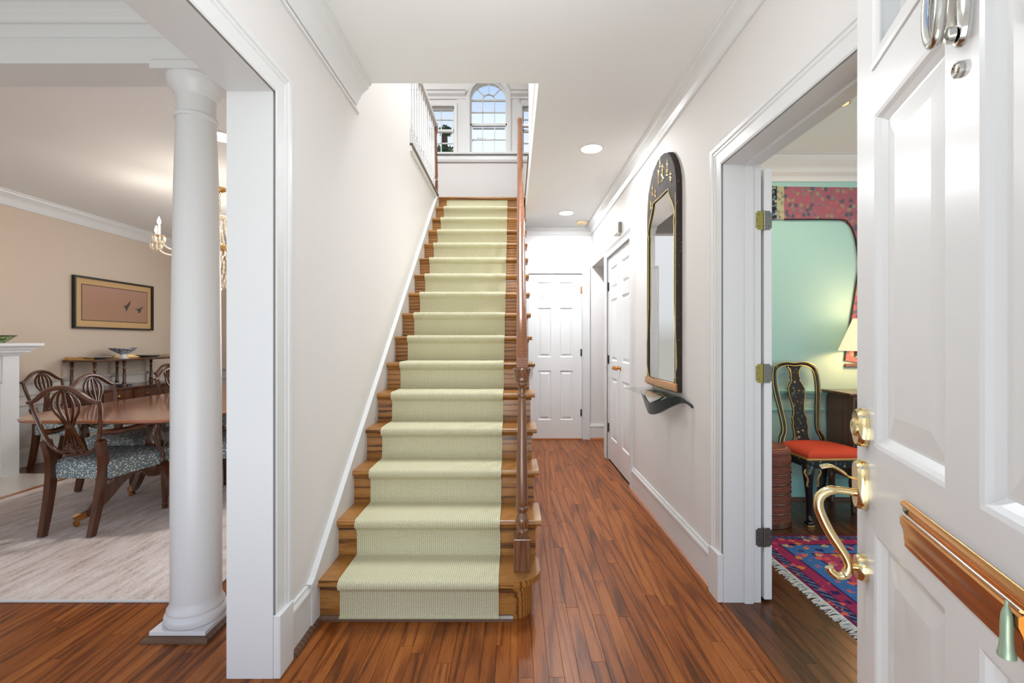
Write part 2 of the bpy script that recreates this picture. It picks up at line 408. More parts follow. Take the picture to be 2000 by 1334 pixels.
def spline(pts, n=6, closed=False):
    pts = [V(p) for p in pts]; out = []; k = len(pts)
    for i in range(k if closed else k - 1):
        if closed: p0, p1, p2, p3 = pts[i - 1], pts[i], pts[(i + 1) % k], pts[(i + 2) % k]
        else: p0, p1, p2, p3 = pts[max(i - 1, 0)], pts[i], pts[i + 1], pts[min(i + 2, k - 1)]
        for s in range(n):
            t = s / n
            out.append(0.5 * ((2 * p1) + (p2 - p0) * t + (2 * p0 - 5 * p1 + 4 * p2 - p3) * t * t + (3 * p1 - p0 - 3 * p2 + p3) * t ** 3))
    if not closed: out.append(pts[-1])
    return out
def tube(b, pts, r, seg=8, closed=False, flat=(1, 1), up=(0, 0, 1), square=False):
    """tube along pts; r a number or one per point; flat scales the two cross directions (first = sideways, second = towards `up`)"""
    pts = [V(p) for p in pts]; n = len(pts)
    rs = r if isinstance(r, (list, tuple)) else [r] * n
    rings = []; upv = V(up)
    for i, p in enumerate(pts):
        if closed: d = pts[(i + 1) % n] - pts[i - 1]
        else: d = pts[min(i + 1, n - 1)] - pts[max(i - 1, 0)]
        d = d.normalized() if d.length > 1e-9 else V((0, 0, 1))
        side = d.cross(upv)
        if side.length < 1e-3: side = d.cross(V((0, 1, 0.01)))
        side.normalize(); u2 = side.cross(d).normalized()
        ring = []
        for s in range(seg):
            a = 2 * PI * (s + (0.5 if square else 0)) / seg
            k = rs[i] * (1.414 if square else 1)
            ring.append(b.verts.new(p + side * math.cos(a) * k * flat[0] + u2 * math.sin(a) * k * flat[1]))
        rings.append(ring)
    for i in range(n if closed else n - 1):
        A, B = rings[i], rings[(i + 1) % n]
        for s in range(seg):
            t = (s + 1) % seg
            b.faces.new((A[s], A[t], B[t], B[s]))
    if not closed:
        b.faces.new(rings[0][::-1]); b.faces.new(rings[-1])
    return b
def ribbon(b, pts, thick, axis):
    """closed prism from a 2-D outline given as 3-D points, thickness along axis"""
    a = [b.verts.new(V(p)) for p in pts]; c = [b.verts.new(V(p) + V(axis) * thick) for p in pts]
    n = len(pts)
    for i in range(n):
        j = (i + 1) % n; b.faces.new((a[i], a[j], c[j], c[i]))
    b.faces.new(a[::-1]); b.faces.new(c)
    return b
def obj(name, b, mat, parent=None, smooth=None, loc=None, kind=None):
    bmesh.ops.recalc_face_normals(b, faces=b.faces[:])
    me = bpy.data.meshes.new(name); b.to_mesh(me); b.free()
    me.materials.append(MATS[mat] if isinstance(mat, str) else mat)
    if smooth is not None:
        for p in me.polygons: p.use_smooth = True
        me.set_sharp_from_angle(angle=math.radians(smooth))
    o = bpy.data.objects.new(name, me); COL.objects.link(o)
    if parent is not None: o.parent = parent
    if loc is not None: o.location = loc
    if kind: o['kind'] = kind
    return o
def tag(o, label=None, cat=None, group=None, kind=None):
    if label: o['label'] = label
    if cat: o['category'] = cat
    if group: o['group'] = group
    if kind: o['kind'] = kind
    return o
def thing(name, label, cat, loc=(0, 0, 0), rz=0.0, group=None, kind=None):
    o = bpy.data.objects.new(name, None); COL.objects.link(o); o.empty_display_size = 0.05
    o.location = loc; o.rotation_euler = (0, 0, rz)
    return tag(o, label, cat, group, kind)
def struct(name, b, mat, parent=None, smooth=None):
    return obj(name, b, mat, parent, smooth, kind=None if parent else 'structure')
def structroot(name, loc=(0, 0, 0), rz=0.0):
    o = bpy.data.objects.new(name, None); COL.objects.link(o); o.location = loc; o.rotation_euler = (0, 0, rz)
    o['kind'] = 'structure'; return o
def copy_tree(o, parent=None):
    c = o.copy(); COL.objects.link(c)
    if parent is not None: c.parent = parent
    for ch in [q for q in bpy.data.objects if q.parent == o]: copy_tree(ch, c)
    return c

# ---------------------------------------------------------------- setting: dimensions (metres; x right, y into the house, z up)
XL, XLd, XR, XRo = -0.89, -1.047, 1.007, 1.187
H, H2, HU = 2.70, 2.944, 5.5
YB, YW = 5.82, 6.3
XD, YD = -4.9, 6.7
XO, YO = 4.3, 3.61
RISE, RUN, Y1 = 0.184, 0.2198, 2.017       # stair

# floor: sub-floor slab and the oak strips lying on it
fl = struct('floor', box(bm_(), XD, XO, 0.0, YB + 0.02, -0.05, -0.0135), 'subfloor')
def planks(x0, x1, y0, y1, mat, budget_list, wd=0.0572, lo=0.5, hi=1.7):
    x = x0
    while x < x1 - 0.004:
        y = y0 - RND.random() * 0.9
        while y < y1:
            ln = RND.uniform(lo, hi)
            a, c = max(y, y0), min(y + ln, y1)
            if c - a > 0.02: budget_list.append((x, min(x + wd, x1), a, c, mat))
            y += ln
        x += wd
PL = []
planks(-0.868, 0.02, 1.45, 2.06, 'oak_floor', PL)               # foot of the stair
planks(0.02, XR + 0.005, 1.45, YB, 'oak_floor', PL)                   # hall beside the stair
planks(XR + 0.005, 1.5, 4.955, YB, 'oak_floor', PL)               # passage
planks(-2.35, -0.868, 1.45, 2.19, 'oak_floor', PL)                     # room with the column
planks(XR + 0.005, 2.75, 1.45, YO - 0.01, 'oak_floor_dark', PL, lo=0.7)     # office, dark stain
PL = [q for q in PL if not (1.6 < q[0] and q[3] < 2.9)]                 # (under the office rug nothing shows)
_mesh = {}
pk_bm = {}
cnt = 0
for (xa, xb, ya, yb, mt) in PL:
    near = not (mt == 'oak_floor_dark' and ya > 3.0)
    if cnt < 296 and near:
        b = bm_(); g = 0.00035
        hx, hy = (xb - xa) / 2 - g, (yb - ya) / 2 - g
        box(b, -hx, hx, -hy, hy, -0.0125, 0.0)
        top = [e_ for e_ in b.edges if all(v_.co.z > -0.001 for v_ in e_.verts)]
        bmesh.ops.bevel(b, geom=top, offset=0.0007, segments=1, affect='EDGES')
        obj('plank', b, mt, fl, loc=((xa + xb) / 2, (ya + yb) / 2, 0)); cnt += 1
    else:
        b = pk_bm.setdefault(mt, bm_())
        box(b, xa + .0007, xb - .0007, ya + .0007, yb - .0007, -0.0125, 0.0)
# strips outside the picture
for (x0, x1, y0, y1, mt) in ((XD, -2.35, 0, 2.19, 'oak_floor'), (-2.35, XR + .005, 0, 1.45, 'oak_floor'), (-1.5, XLd, 2.19, YD, 'oak_floor'), (XD, -4.07, 2.19, YD, 'oak_floor_dark'), (1.6, XO, 0, 2.9, 'oak_floor_dark'), (XR + .005, 1.6, 0, 1.45, 'oak_floor_dark'), (2.75, XO, 2.9, YO, 'oak_floor_dark')):
    ex = []; planks(x0, x1, y0, y1, mt, ex)
    b = pk_bm.setdefault(mt, bm_())
    for (xa, xb, ya, yb, _) in ex: box(b, xa + .0007, xb - .0007, ya + .0007, yb - .0007, -0.0125, 0.0)
for mt, b in pk_bm.items():
    obj('plank_field', b, mt, fl, kind='stuff')
struct('floor_dining', box(bm_(), XD, XLd, 5.83, YD, -0.05, -0.0135), 'subfloor')

# walls of the hall
b = bm_()
box(b, XLd, XL, 0.0, 1.70, 2.190, H); box(b, XLd, XL, 1.70, 6.45, 0, H)
box(b, XLd, XL, 2.2, 3.92, H, HU); box(b, XLd, XL, 3.92, 6.45, H, H2 - .03)
struct('wall_left', b, 'wall_greige')
b = bm_()
box(b, XR, XRo, 0.0, 1.22, 0, H); box(b, XR, XRo, 1.22, 2.192, 2.111, H); box(b, XR, XRo, 2.192, 3.88, 0, H)
box(b, XR, XRo, 3.88, 4.852, 2.146, H); box(b, XR, XRo, 4.852, 4.955, 0, H); box(b, XR, XRo, 4.955, YB, 2.2, H)
struct('wall_right', b, 'wall_greige')
b = bm_()
box(b, 0.144, 0.19, YB, YB + .12, 0, H); box(b, 0.19, 0.893, YB, YB + .12, 2.13, H); box(b, 0.893, 2.6, YB, YB + .12, 0, H)
struct('wall_back', b, 'wall_greige')
b = bm_(); box(b, XRo, 2.6, 4.86, 4.955, 0, H); box(b, 2.5, 2.6, 4.955, YB, 0, H); box(b, XRo, 2.5, 4.955, YB, 2.2, 2.3)
struct('wall_passage', b, 'wall_greige')
b = bm_()
box(b, XL, XR, 0.0, 2.557, H, H2 - .02); box(b, 0.144, XR, 2.557, YB + .12, H, H2 - .02)
struct('ceiling', b, 'ceiling_paint')
# dining room
b = bm_(); box(b, XD - .12, XD, 0.0, YD + .12, 0, H); struct('wall_dining_left', b, 'wall_tan')
b = bm_(); box(b, XD, XLd, YD, YD + .12, 0, H); struct('wall_dining_back', b, 'wall_tan')
b = bm_(); box(b, XD - .12, XLd, 0.0, YD + .12, H, H + .1); struct('ceiling_dining', b, 'ceiling_paint')
b = bm_()
box(b, XD, XD + .012, 4.28, YD, 0.0, 0.80); box(b, XD, XLd, YD - .012, YD, 0.0, 0.80)
struct('wall_wainscot', b, 'wainscot')
def rail_prof(h): return [(0, 0), (.012, 0), (.012, h * .25), (.022, h * .4), (.03, h * .7), (.034, h), (0, h)]
b = bm_()
extr(b, rail_prof(.06), (XD, 4.28, .80), (1, 0, 0), (0, 0, 1), (0, YD - 4.28, 0))
extr(b, rail_prof(.06), (XD, YD, .80), (0, -1, 0), (0, 0, 1), (XLd - XD, 0, 0))
struct('trim_chair_rail', b, 'wainscot')
b = bm_()
for z in (.70, .60):
    extr(b, [(0.012, 0), (.024, .006), (.024, .02), (.012, .026)], (XD, 4.3, z), (1, 0, 0), (0, 0, 1), (0, YD - 4.3, 0))
    extr(b, [(0.012, 0), (.024, .006), (.024, .02), (.012, .026)], (XD, YD, z), (0, -1, 0), (0, 0, 1), (XLd - XD, 0, 0))
extr(b, [(0.012, 0), (.03, 0), (.03, .14), (.022, .17), (.012, .18)], (XD, 4.28, 0), (1, 0, 0), (0, 0, 1), (0, YD - 4.28, 0))
extr(b, [(0.012, 0), (.03, 0), (.03, .14), (.022, .17), (.012, .18)], (XD, YD, 0), (0, -1, 0), (0, 0, 1), (XLd - XD, 0, 0))
struct('baseboard_dining', b, 'wainscot')
# office
b = bm_(); box(b, XRo, XO, YO, YO + .12, 0, H); box(b, XO, XO + .12, 0.0, YO + .12, 0, H)
struct('wall_office', b, 'wall_teal')
b = bm_(); box(b, XRo, XO + .12, 0.0, YO + .12, H, H + .1); struct('ceiling_office', b, 'ceiling_paint')
b = bm_()
extr(b, rail_prof(.05), (XRo, YO, .81), (0, -1, 0), (0, 0, 1), (XO - XRo, 0, 0))
extr(b, [(0, 0), (.012, .004), (.012, .016), (0, .02)], (XRo, YO, .70), (0, -1, 0), (0, 0, 1), (XO - XRo, 0, 0))
extr(b, [(0, 0), (.016, 0), (.016, .13), (.01, .165), (0, .178)], (XRo, YO, 0), (0, -1, 0), (0, 0, 1), (XO - XRo, 0, 0))
struct('trim_office', b, 'trim_teal')
b = bm_(); extr(b, [(0, 0), (.018, 0), (.016, .012), (.008, .02), (0, .022)], (XRo, YO - .016, 0), (0, -1, 0), (0, 0, 1), (XO - XRo, 0, 0))
struct('trim_office_shoe', b, 'oak_shoe_dark')

# crowns
def crown(drop, proj):
    return [(0, 0), (proj, 0), (proj, -.012), (proj - .012, -.016), (proj - .016, -.03), (proj * .55, -drop * .42), (proj * .38, -drop * .58), (proj * .36, -drop * .66), (.022, -drop * .8), (.018, -drop * .94), (.012, -drop), (0, -drop)]
b = bm_(); extr(b, crown(.125, .095), (XL, 0, H), (1, 0, 0), (0, 0, 1), (0, 2.557, 0))
extr(b, [(0, 0), (.01, 0), (.014, .008), (.01, .016), (0, .018)], (XL, 0, H - .147), (1, 0, 0), (0, 0, 1), (0, 2.61, 0))
struct('trim_crown_left', b, 'trim', smooth=30)
b = bm_(); extr(b, crown(.09, .09), (XR, 0, H), (-1, 0, 0), (0, 0, 1), (0, YB, 0)); struct('trim_crown_right', b, 'trim', smooth=30)
b = bm_(); extr(b, crown(.09, .09), (0.144, YB, H), (0, -1, 0), (0, 0, 1), (XR - .144, 0, 0)); struct('trim_crown_back', b, 'trim', smooth=30)
b = bm_()
extr(b, crown(.135, .10), (XD, 0, H), (1, 0, 0), (0, 0, 1), (0, YD, 0)); extr(b, crown(.135, .10), (XD, YD, H), (0, -1, 0), (0, 0, 1), (XLd - XD, 0, 0))
struct('trim_crown_dining', b, 'trim', smooth=30)
b = bm_(); extr(b, crown(.185, .13), (XRo, YO, H), (0, -1, 0), (0, 0, 1), (XO - XRo, 0, 0)); struct('trim_crown_office', b, 'trim', smooth=30)

# beam over the column
b = bm_()
box(b, XD, XLd, 1.938, 2.093, 2.427, H)
extr(b, [(0, 0), (.012, 0), (.012, .085), (.02, .092), (.02, .1), (0, .1)], (XD, 1.938, 2.427), (0, -1, 0), (0, 0, 1), (XLd - XD, 0, 0))
extr(b, crown(.1, .09), (XD, 1.938, H), (0, -1, 0), (0, 0, 1), (XLd - XD, 0, 0))
extr(b, [(0, 0), (.01, 0), (.01, .014), (0, .014)], (XD, 2.093, 2.427), (0, 1, 0), (0, 0, 1), (XLd - XD, 0, 0))
struct('trim_beam', b, 'trim')

# casings
CAS = [(0, 0), (0, .012), (.006, .017), (.014, .013), (.06, .015), (.066, .021), (.076, .021), (.08, .028), (.097, .030), (.1, .026), (.1, 0)]
def casing(b, P, a0, a1, z1, prof=CAS, z0=0.0):
    """P(a, z, t) -> point; legs at a0 and a1, head at z1; profile (outward, thickness)"""
    lines = []
    for wd, th in prof[1:]:
        lines.append([b.verts.new(V(P(a, z, th))) for a, z in ((a0 - wd, z0), (a0 - wd, z1 + wd), (a1 + wd, z1 + wd), (a1 + wd, z0))])
    for A, B in zip(lines, lines[1:]):
        for i in range(3): b.faces.new((A[i], A[i + 1], B[i + 1], B[i]))
    b.faces.new([l[0] for l in lines]); b.faces.new([l[3] for l in lines][::-1])
    return b
b = bm_()
casing(b, lambda a, z, t: (XL + t, a, z), 0.02, 1.687, 2.177, [(p[0], p[1] * .8) for p in CAS])
box(b, XLd - .015, XL, 1.687, 1.70, 0, 2.19); box(b, XLd - .015, XL, 0.0, 1.687, 2.177, 2.19)
box(b, XL + .001, XL + .028, 1.684, 1.791, 0, 0.235, .003)
struct('trim_opening_left', b, 'trim')
b = bm_()
casing(b, lambda a, z, t: (XR - t, a, z), 1.235, 2.179, 2.098, [(p[0], p[1] * .8) for p in CAS])
box(b, XR, XRo, 2.179, 2.192, 0, 2.111); box(b, XR, XRo, 1.235, 2.179, 2.098, 2.111); box(b, XR, XRo, 1.222, 1.235, 0, 2.111)
box(b, 1.105, 1.145, 2.168, 2.179, 0, 2.098); box(b, 1.105, 1.145, 1.246, 2.168, 2.087, 2.098)
box(b, XR - .028, XR - .001, 2.176, 2.284, 0, 0.233, .003)
struct('trim_doorway_right', b, 'trim')
b = bm_()
casing(b, lambda a, z, t: (XR - t, a, z), 3.895, 4.838, 2.134, [(p[0] * .9, p[1] * .75) for p in CAS])
box(b, XR, XRo, 3.88, 3.895, 0, 2.146); box(b, XR, XRo, 4.838, 4.852, 0, 2.146); box(b, XR, XRo, 3.895, 4.838, 2.134, 2.146)
struct('trim_closet', b, 'trim')
b = bm_()
casing(b, lambda a, z, t: (a, YB - t, z), 0.203, 0.883, 2.118, [(p[0], p[1] * .75) for p in CAS])
box(b, 0.19, 0.203, YB, YB + .12, 0, 2.13); box(b, 0.883, 0.893, YB, YB + .12, 0, 2.13); box(b, 0.203, 0.883, YB, YB + .12, 2.118, 2.13)
struct('trim_back_door', b, 'trim')

# baseboards with oak shoe
BASE = [(0, 0), (.016, 0), (.016, .155), (.02, .162), (.02, .176), (.012, .19), (.01, .2), (0, .2)]
SHOE = [(0, 0), (.022, 0), (.02, .01), (.012, .019), (0, .022)]
b = bm_(); extr(b, BASE, (XR, 2.282, 0), (-1, 0, 0), (0, 0, 1), (0, 3.806 - 2.282, 0)); struct('baseboard_right', b, 'trim')
b = bm_(); extr(b, SHOE, (XR - .016, 2.284, 0), (-1, 0, 0), (0, 0, 1), (0, 3.806 - 2.284, 0)); struct('trim_shoe_right', b, 'oak_shoe', smooth=40)
b = bm_(); extr(b, BASE, (0.985, YB, 0), (0, -1, 0), (0, 0, 1), (1.5, 0, 0)); struct('baseboard_back', b, 'trim')
b = bm_(); extr(b, SHOE, (0.985, YB - .016, 0), (0, -1, 0), (0, 0, 1), (1.5, 0, 0)); box(b, .2, .886, YB - .03, YB + .1, 0, .012); struct('trim_shoe_back', b, 'oak_shoe', smooth=40)
b = bm_(); extr(b, BASE, (XL, 1.789, 0), (1, 0, 0), (0, 0, 1), (0, 1.965 - 1.789, 0)); struct('baseboard_left', b, 'trim')
b = bm_(); extr(b, SHOE, (XL + .016, 1.791, 0), (1, 0, 0), (0, 0, 1), (0, 0.235, 0)); struct('trim_shoe_left', b, 'oak_shoe_dark', smooth=40)

# ---------------------------------------------------------------- upstairs
b = bm_()
box(b, -3.4, XLd, 2.6, YW, H + .11, H2 - .004); box(b, XLd, XL - .002, 3.92, YW, H2 - .03, H2 - .004)
box(b, XL, 0.144, 5.36, YW, H2 - .2, H2 - .004); box(b, 0.144, 2.2, 2.557, YW, H2 - .02, H2 - .004)
struct('floor_upstairs', b, 'oak_floor_dark')
WX, SP, RAD = -0.34, 4.612, 0.255       # arched window: centre, spring line, radius
def arc(cx, cz, r, a0, a1, n): return [(cx + r * math.cos(a0 + (a1 - a0) * i / n), cz + r * math.sin(a0 + (a1 - a0) * i / n)) for i in range(n + 1)]
SW0, SW1 = (-1.195, -0.812), (0.132, 0.515)     # side windows
ZB, ZT = 3.855, 4.50
b = bm_()
box(b, -3.4, SW0[0], YW, YW + .14, H2 - .2, HU); box(b, SW1[1], 2.2, YW, YW + .14, H2 - .2, HU)
box(b, SW0[0], SW1[1], YW, YW + .14, H2 - .2, ZB)
box(b, SW0[1], WX - RAD, YW, YW + .14, ZB, SP); box(b, WX + RAD, SW1[0], YW, YW + .14, ZB, SP)
box(b, SW0[0], SW0[1], YW, YW + .14, ZT, SP); box(b, SW1[0], SW1[1], YW, YW + .14, ZT, SP)
pts = [(SW0[0], SP), (WX - RAD, SP)] + arc(WX, SP, RAD, PI, 0, 24)[1:-1] + [(WX + RAD, SP), (SW1[1], SP), (SW1[1], 4.95), (SW0[0], 4.95)]
ribbon(b, [(x, YW, z) for x, z in pts], .14, (0, 1, 0))
box(b, SW0[0], SW1[1], YW, YW + .14, 4.95, HU)
struct('wall_upstairs_back', b, 'wall_greige')
b = bm_()
box(b, -3.5, -3.4, 2.5, YW, H2, HU); box(b, -3.4, XLd, 2.5, 2.6, H2, HU)
box(b, XL, 0.144, 2.44, 2.557, H2 - .02, HU); box(b, 0.144, 0.24, 2.44, 4.19, H2 - .02, HU); box(b, 2.1, 2.2, 4.19, YW, H2, HU); box(b, .24, 2.2, 4.07, 4.19, H2, HU)
struct('wall_upstairs', b, 'wall_greige')
struct('ceiling_upstairs', box(bm_(), -3.5, 2.2, 2.4, YW + .14, HU, HU + .1), 'ceiling_paint')
b = bm_()   # entablature over the side windows, broken by the arch
for x0, x1 in ((-2.6, WX - RAD - .055), (WX + RAD + .055, 2.1)):
    extr(b, [(0, 0), (.02, 0), (.02, .03), (.05, .06), (.055, .09), (.075, .1), (.075, .12), (0, .12)], (x0, YW, 4.60), (0, -1, 0), (0, 0, 1), (x1 - x0, 0, 0))
for x0, x1 in ((SW0[1] + .04, WX - RAD - .055), (WX + RAD + .055, SW1[0] - .04), (-1.5, SW0[0] - .04), (SW1[1] + .04, .82)):
    box(b, x0, x1, YW - .012, YW, ZB - .02, 4.60)
box(b, -1.6, 0.9, YW - .055, YW, 3.825, 3.853, .004)
extr(b, [(0, 0), (.02, 0), (.03, .03), (.024, .09), (0, .09)], (-1.6, YW, 3.728), (0, -1, 0), (0, 0, 1), (2.5, 0, 0))
struct('trim_window_upstairs', b, 'trim')
def strip(b, pts, wd, y0, y1):
    tube(b, [(x, (y0 + y1) / 2, z) for x, z in pts], 0.5, 4, False, (wd, y1 - y0), (0, 1, 0), True) if False else None
    for (xa, za), (xb, zb) in zip(pts, pts[1:]):
        d = V((xb - xa, 0, zb - za)); n_ = V((-d.z, 0, d.x)).normalized() * wd / 2
        e_ = d.normalized() * wd * .2
        q = [V((xa, y0, za)) - e_ + n_, V((xb, y0, zb)) + e_ + n_, V((xb, y0, zb)) + e_ - n_, V((xa, y0, za)) - e_ - n_]
        ribbon(b, q, y1 - y0, (0, 1, 0))
    return b
YG = YW + .06
# window_2: the arched one
w2 = structroot('window_2', (0, 0, 0))
b = bm_()
out = [(WX - RAD - .055, ZB), (WX - RAD - .055, SP)] + arc(WX, SP, RAD + .055, PI, 0, 28)[1:-1] + [(WX + RAD + .055, SP), (WX + RAD + .055, ZB)]
inn = [(WX - RAD, ZB), (WX - RAD, SP)] + arc(WX, SP, RAD, PI, 0, 28)[1:-1] + [(WX + RAD, SP), (WX + RAD, ZB)]
ribbon(b, [(x, YW - .03, z) for x, z in out] + [(x, YW - .03, z) for x, z in inn[::-1]], .03, (0, 1, 0))
obj('casing', b, 'trim', w2)
b = bm_(); r2 = RAD - .018
o2 = [(WX - RAD, ZB), (WX - RAD, SP)] + arc(WX, SP, RAD, PI, 0, 28)[1:-1] + [(WX + RAD, SP), (WX + RAD, ZB)]
i2 = [(WX - r2, ZB + .025), (WX - r2, SP)] + arc(WX, SP, r2, PI, 0, 28)[1:-1] + [(WX + r2, SP), (WX + r2, ZB + .025)]
ribbon(b, [(x, YW + .03, z) for x, z in o2] + [(x, YW + .03, z) for x, z in i2[::-1]], .05, (0, 1, 0))
box(b, WX - RAD, WX + RAD, YW + .03, YW + .08, ZB, ZB + .025); box(b, WX - RAD, WX + RAD, YW + .03, YW + .08, 4.252, 4.282)
box(b, WX - RAD, WX + RAD, YW + .035, YW + .075, SP - .009, SP + .009)
obj('sash', b, 'trim', w2)
b = bm_()
for x in (WX - .084, WX + .084): box(b, x - .006, x + .006, YG - .012, YG + .012, ZB + .02, SP)
for z in (4.068, 4.447): box(b, WX - RAD + .01, WX + RAD - .01, YG - .012, YG + .012, z - .006, z + .006)
strip(b, arc(WX, SP, .085, PI, 0, 12), .012, YG - .012, YG + .012)
for a in (PI / 4, PI / 2, 3 * PI / 4): strip(b, [(WX + .085 * math.cos(a), SP + .085 * math.sin(a)), (WX + r2 * math.cos(a), SP + r2 * math.sin(a))], .012, YG - .012, YG + .012)
obj('muntins', b, 'trim', w2)
xs = [WX - r2, WX - .084, WX + .084, WX + r2]; zs = [ZB + .025, 4.068, 4.252, 4.447, SP]
for i in range(3):
    for j in range(4): obj('pane', box(bm_(), xs[i], xs[i + 1], YG - .002, YG + .002, zs[j], zs[j + 1]), 'window_glass', w2)
for k in range(4):
    q = arc(WX, SP, .085, PI - k * PI / 4, PI - (k + 1) * PI / 4, 5) + arc(WX, SP, r2, PI - (k + 1) * PI / 4, PI - k * PI / 4, 7)
    obj('pane', ribbon(bm_(), [(x, YG - .002, z) for x, z in q], .004, (0, 1, 0)), 'window_glass', w2)
obj('pane', ribbon(bm_(), [(x, YG - .002, z) for x, z in arc(WX, SP, .085, PI, 0, 10)], .004, (0, 1, 0)), 'window_glass', w2)
obj('shade_rail', box(bm_(), WX - .225, WX + .225, YG + .02, YG + .032, 4.226, 4.24), 'dark_wire', w2)
for nm, (x0, x1) in (('window_1', SW0), ('window_3', SW1)):
    wn = structroot(nm)
    b = bm_(); casing(b, lambda a, z, t: (a, YW - t, z), x0, x1, ZT, [(0, 0), (0, .02), (.03, .024), (.04, .024), (.04, 0)], ZB); obj('casing', b, 'trim', wn)
    b = bm_()
    for xa, xb in ((x0, x0 + .018), (x1 - .018, x1)): box(b, xa, xb, YW + .03, YW + .08, ZB, ZT)
    for za, zb in ((ZB, ZB + .022), (ZT - .022, ZT), (4.17, 4.2)): box(b, x0, x1, YW + .03, YW + .08, za, zb)
    obj('sash', b, 'trim', wn)
    b = bm_(); xm = (x0 + x1) / 2
    box(b, xm - .006, xm + .006, YG - .012, YG + .012, ZB + .02, ZT - .02)
    for z in (4.016, 4.345): box(b, x0 + .01, x1 - .01, YG - .012, YG + .012, z - .006, z + .006)
    obj('muntins', b, 'trim', wn)
    zz = [ZB + .022, 4.016, 4.17, 4.345, ZT - .022]
    for xa, xb in ((x0 + .018, xm), (xm, x1 - .018)):
        for j in range(4): obj('pane', box(bm_(), xa, xb, YG - .002, YG + .002, zz[j], zz[j + 1]), 'window_glass', wn)

# ---------------------------------------------------------------- staircase
st = thing('staircase', 'dark stained oak staircase rising beside the white wall to the arched window', 'staircase', (0, 0, 0))
XS0, XS1 = XL + .022, 0.14
def nose_prof(depth, th=.028):
    pr = [(depth, 0), (depth, -th)]
    for i in range(7):
        a = -PI / 2 - PI * i / 6
        pr.append((th / 2 + th / 2 * math.cos(a), -th / 2 + th / 2 * math.sin(a)))
    return pr
for n in range(1, 17):
    z = n * RISE; yf = Y1 + (n - 1) * RUN
    if n == 1:
        b = bm_(); r = .125; y2 = yf + RUN + .03
        q = [(XS0, y2), (XS0, yf), (0.128 - r, yf)] + [(0.128 - r + r * math.sin(a), yf + r - r * math.cos(a)) for a in [PI / 2 * i / 10 for i in range(1, 11)]] + [(0.128, y2)]
        ribbon(b, [(x, y, z - .028) for x, y in q], .028, (0, 0, 1))
        bmesh.ops.bevel(b, geom=[e_ for e_ in b.edges if abs(e_.verts[0].co.z - e_.verts[1].co.z) < 1e-4 and max(v_.co.y for v_ in e_.verts) < y2 - .01 or (e_.verts[0].co.x > .127 and e_.verts[1].co.x > .127 and abs(e_.verts[0].co.z - e_.verts[1].co.z) < 1e-4)], offset=.0125, segments=4, affect='EDGES', clamp_overlap=False)
        obj('tread', b, 'oak_stair', st, 40)
        b = bm_(); r = .095; q = [(XS0, yf + .05), (XS0, yf + .03), (0.09 - r, yf + .03)] + [(0.09 - r + r * math.sin(a), yf + .03 + r - r * math.cos(a)) for a in [PI / 2 * i / 12 for i in range(1, 13)]] + [(0.09, yf + .27), (.07, yf + .27), (.07, yf + .13), (-.01, yf + .05)]
        ribbon(b, [(x, y, 0) for x, y in q], z - .028, (0, 0, 1)); obj('riser', b, 'oak_stair', st, 30)
        b = bm_(); extr(b, [(0, 0), (-.018, 0), (-.016, .012), (-.006, .02), (0, .022)], (XS0, yf + .03, 0), (0, 1, 0), (0, 0, 1), (0.0 - XS0, 0, 0)); obj('shoe_moulding', b, 'oak_shoe_dark', st)
        continue
    dep = RUN + .03 if n < 16 else .12
    b = bm_(); extr(b, nose_prof(dep), (XS0, yf, z), (0, 1, 0), (0, 0, 1), (XS1 - XS0, 0, 0)); obj('tread', b, 'oak_stair', st, 40)
    b = bm_(); box(b, XS0, 0.112, yf + .03, yf + .05, z - RISE - .001, z - .027); obj('riser', b, 'oak_stair', st)
    b = bm_(); extr(b, [(0, 0), (0, -.018), (.006, -.014), (.014, -.004), (.016, 0)], (XS0, yf + .03, z - .028), (0, -1, 0), (0, 0, 1), (0.118 - XS0, 0, 0)); obj('cove_moulding', b, 'oak_stair', st)
b = bm_(); box(b, XS0, 0.143, Y1 + 15 * RUN + .12, YW - .001, H2 - .03, H2); obj('landing', b, 'oak_floor_dark', st)
def nl(y): return RISE * (1 + (y - Y1) / RUN)
b = bm_()
q = [(1.967, 0), (1.967, .187)] + [(y, nl(y) + .057 - .022) for y in (1.99, 5.2)] + [(5.33, nl(5.25) + .03), (5.33, 2.5), (2.6, 0)]
ribbon(b, [(XL + .0005, y, z) for y, z in q], .0215, (1, 0, 0)); obj('skirt_board', b, 'trim', st); st.children[-1]['label'] = 'white skirt board'
b = bm_(); q = [(1.967, .187), (1.99, nl(1.99) + .035), (5.2, nl(5.2) + .035), (5.2, nl(5.2) + .06), (1.985, nl(1.985) + .062), (1.955, .205)]
ribbon(b, [(XL + .0005, y, z) for y, z in q], .026, (1, 0, 0)); obj('skirt_cap', b, 'trim', st); st.children[-1]['label'] = 'white skirt cap'
b = bm_(); q = [(2.28, 0), (2.28, .15)]
for n in range(2, 16):
    yf = Y1 + (n - 1) * RUN
    q += [(yf + .05, n * RISE - .03), (yf + RUN + .05, n * RISE - .03)]
q += [(5.36, 2.7), (5.36, 0)]
ribbon(b, [(.05, y, z) for y, z in q], .022, (1, 0, 0)); obj('outer_stringer', b, 'trim', st); st.children[-1]['label'] = 'white panelled side under the treads'

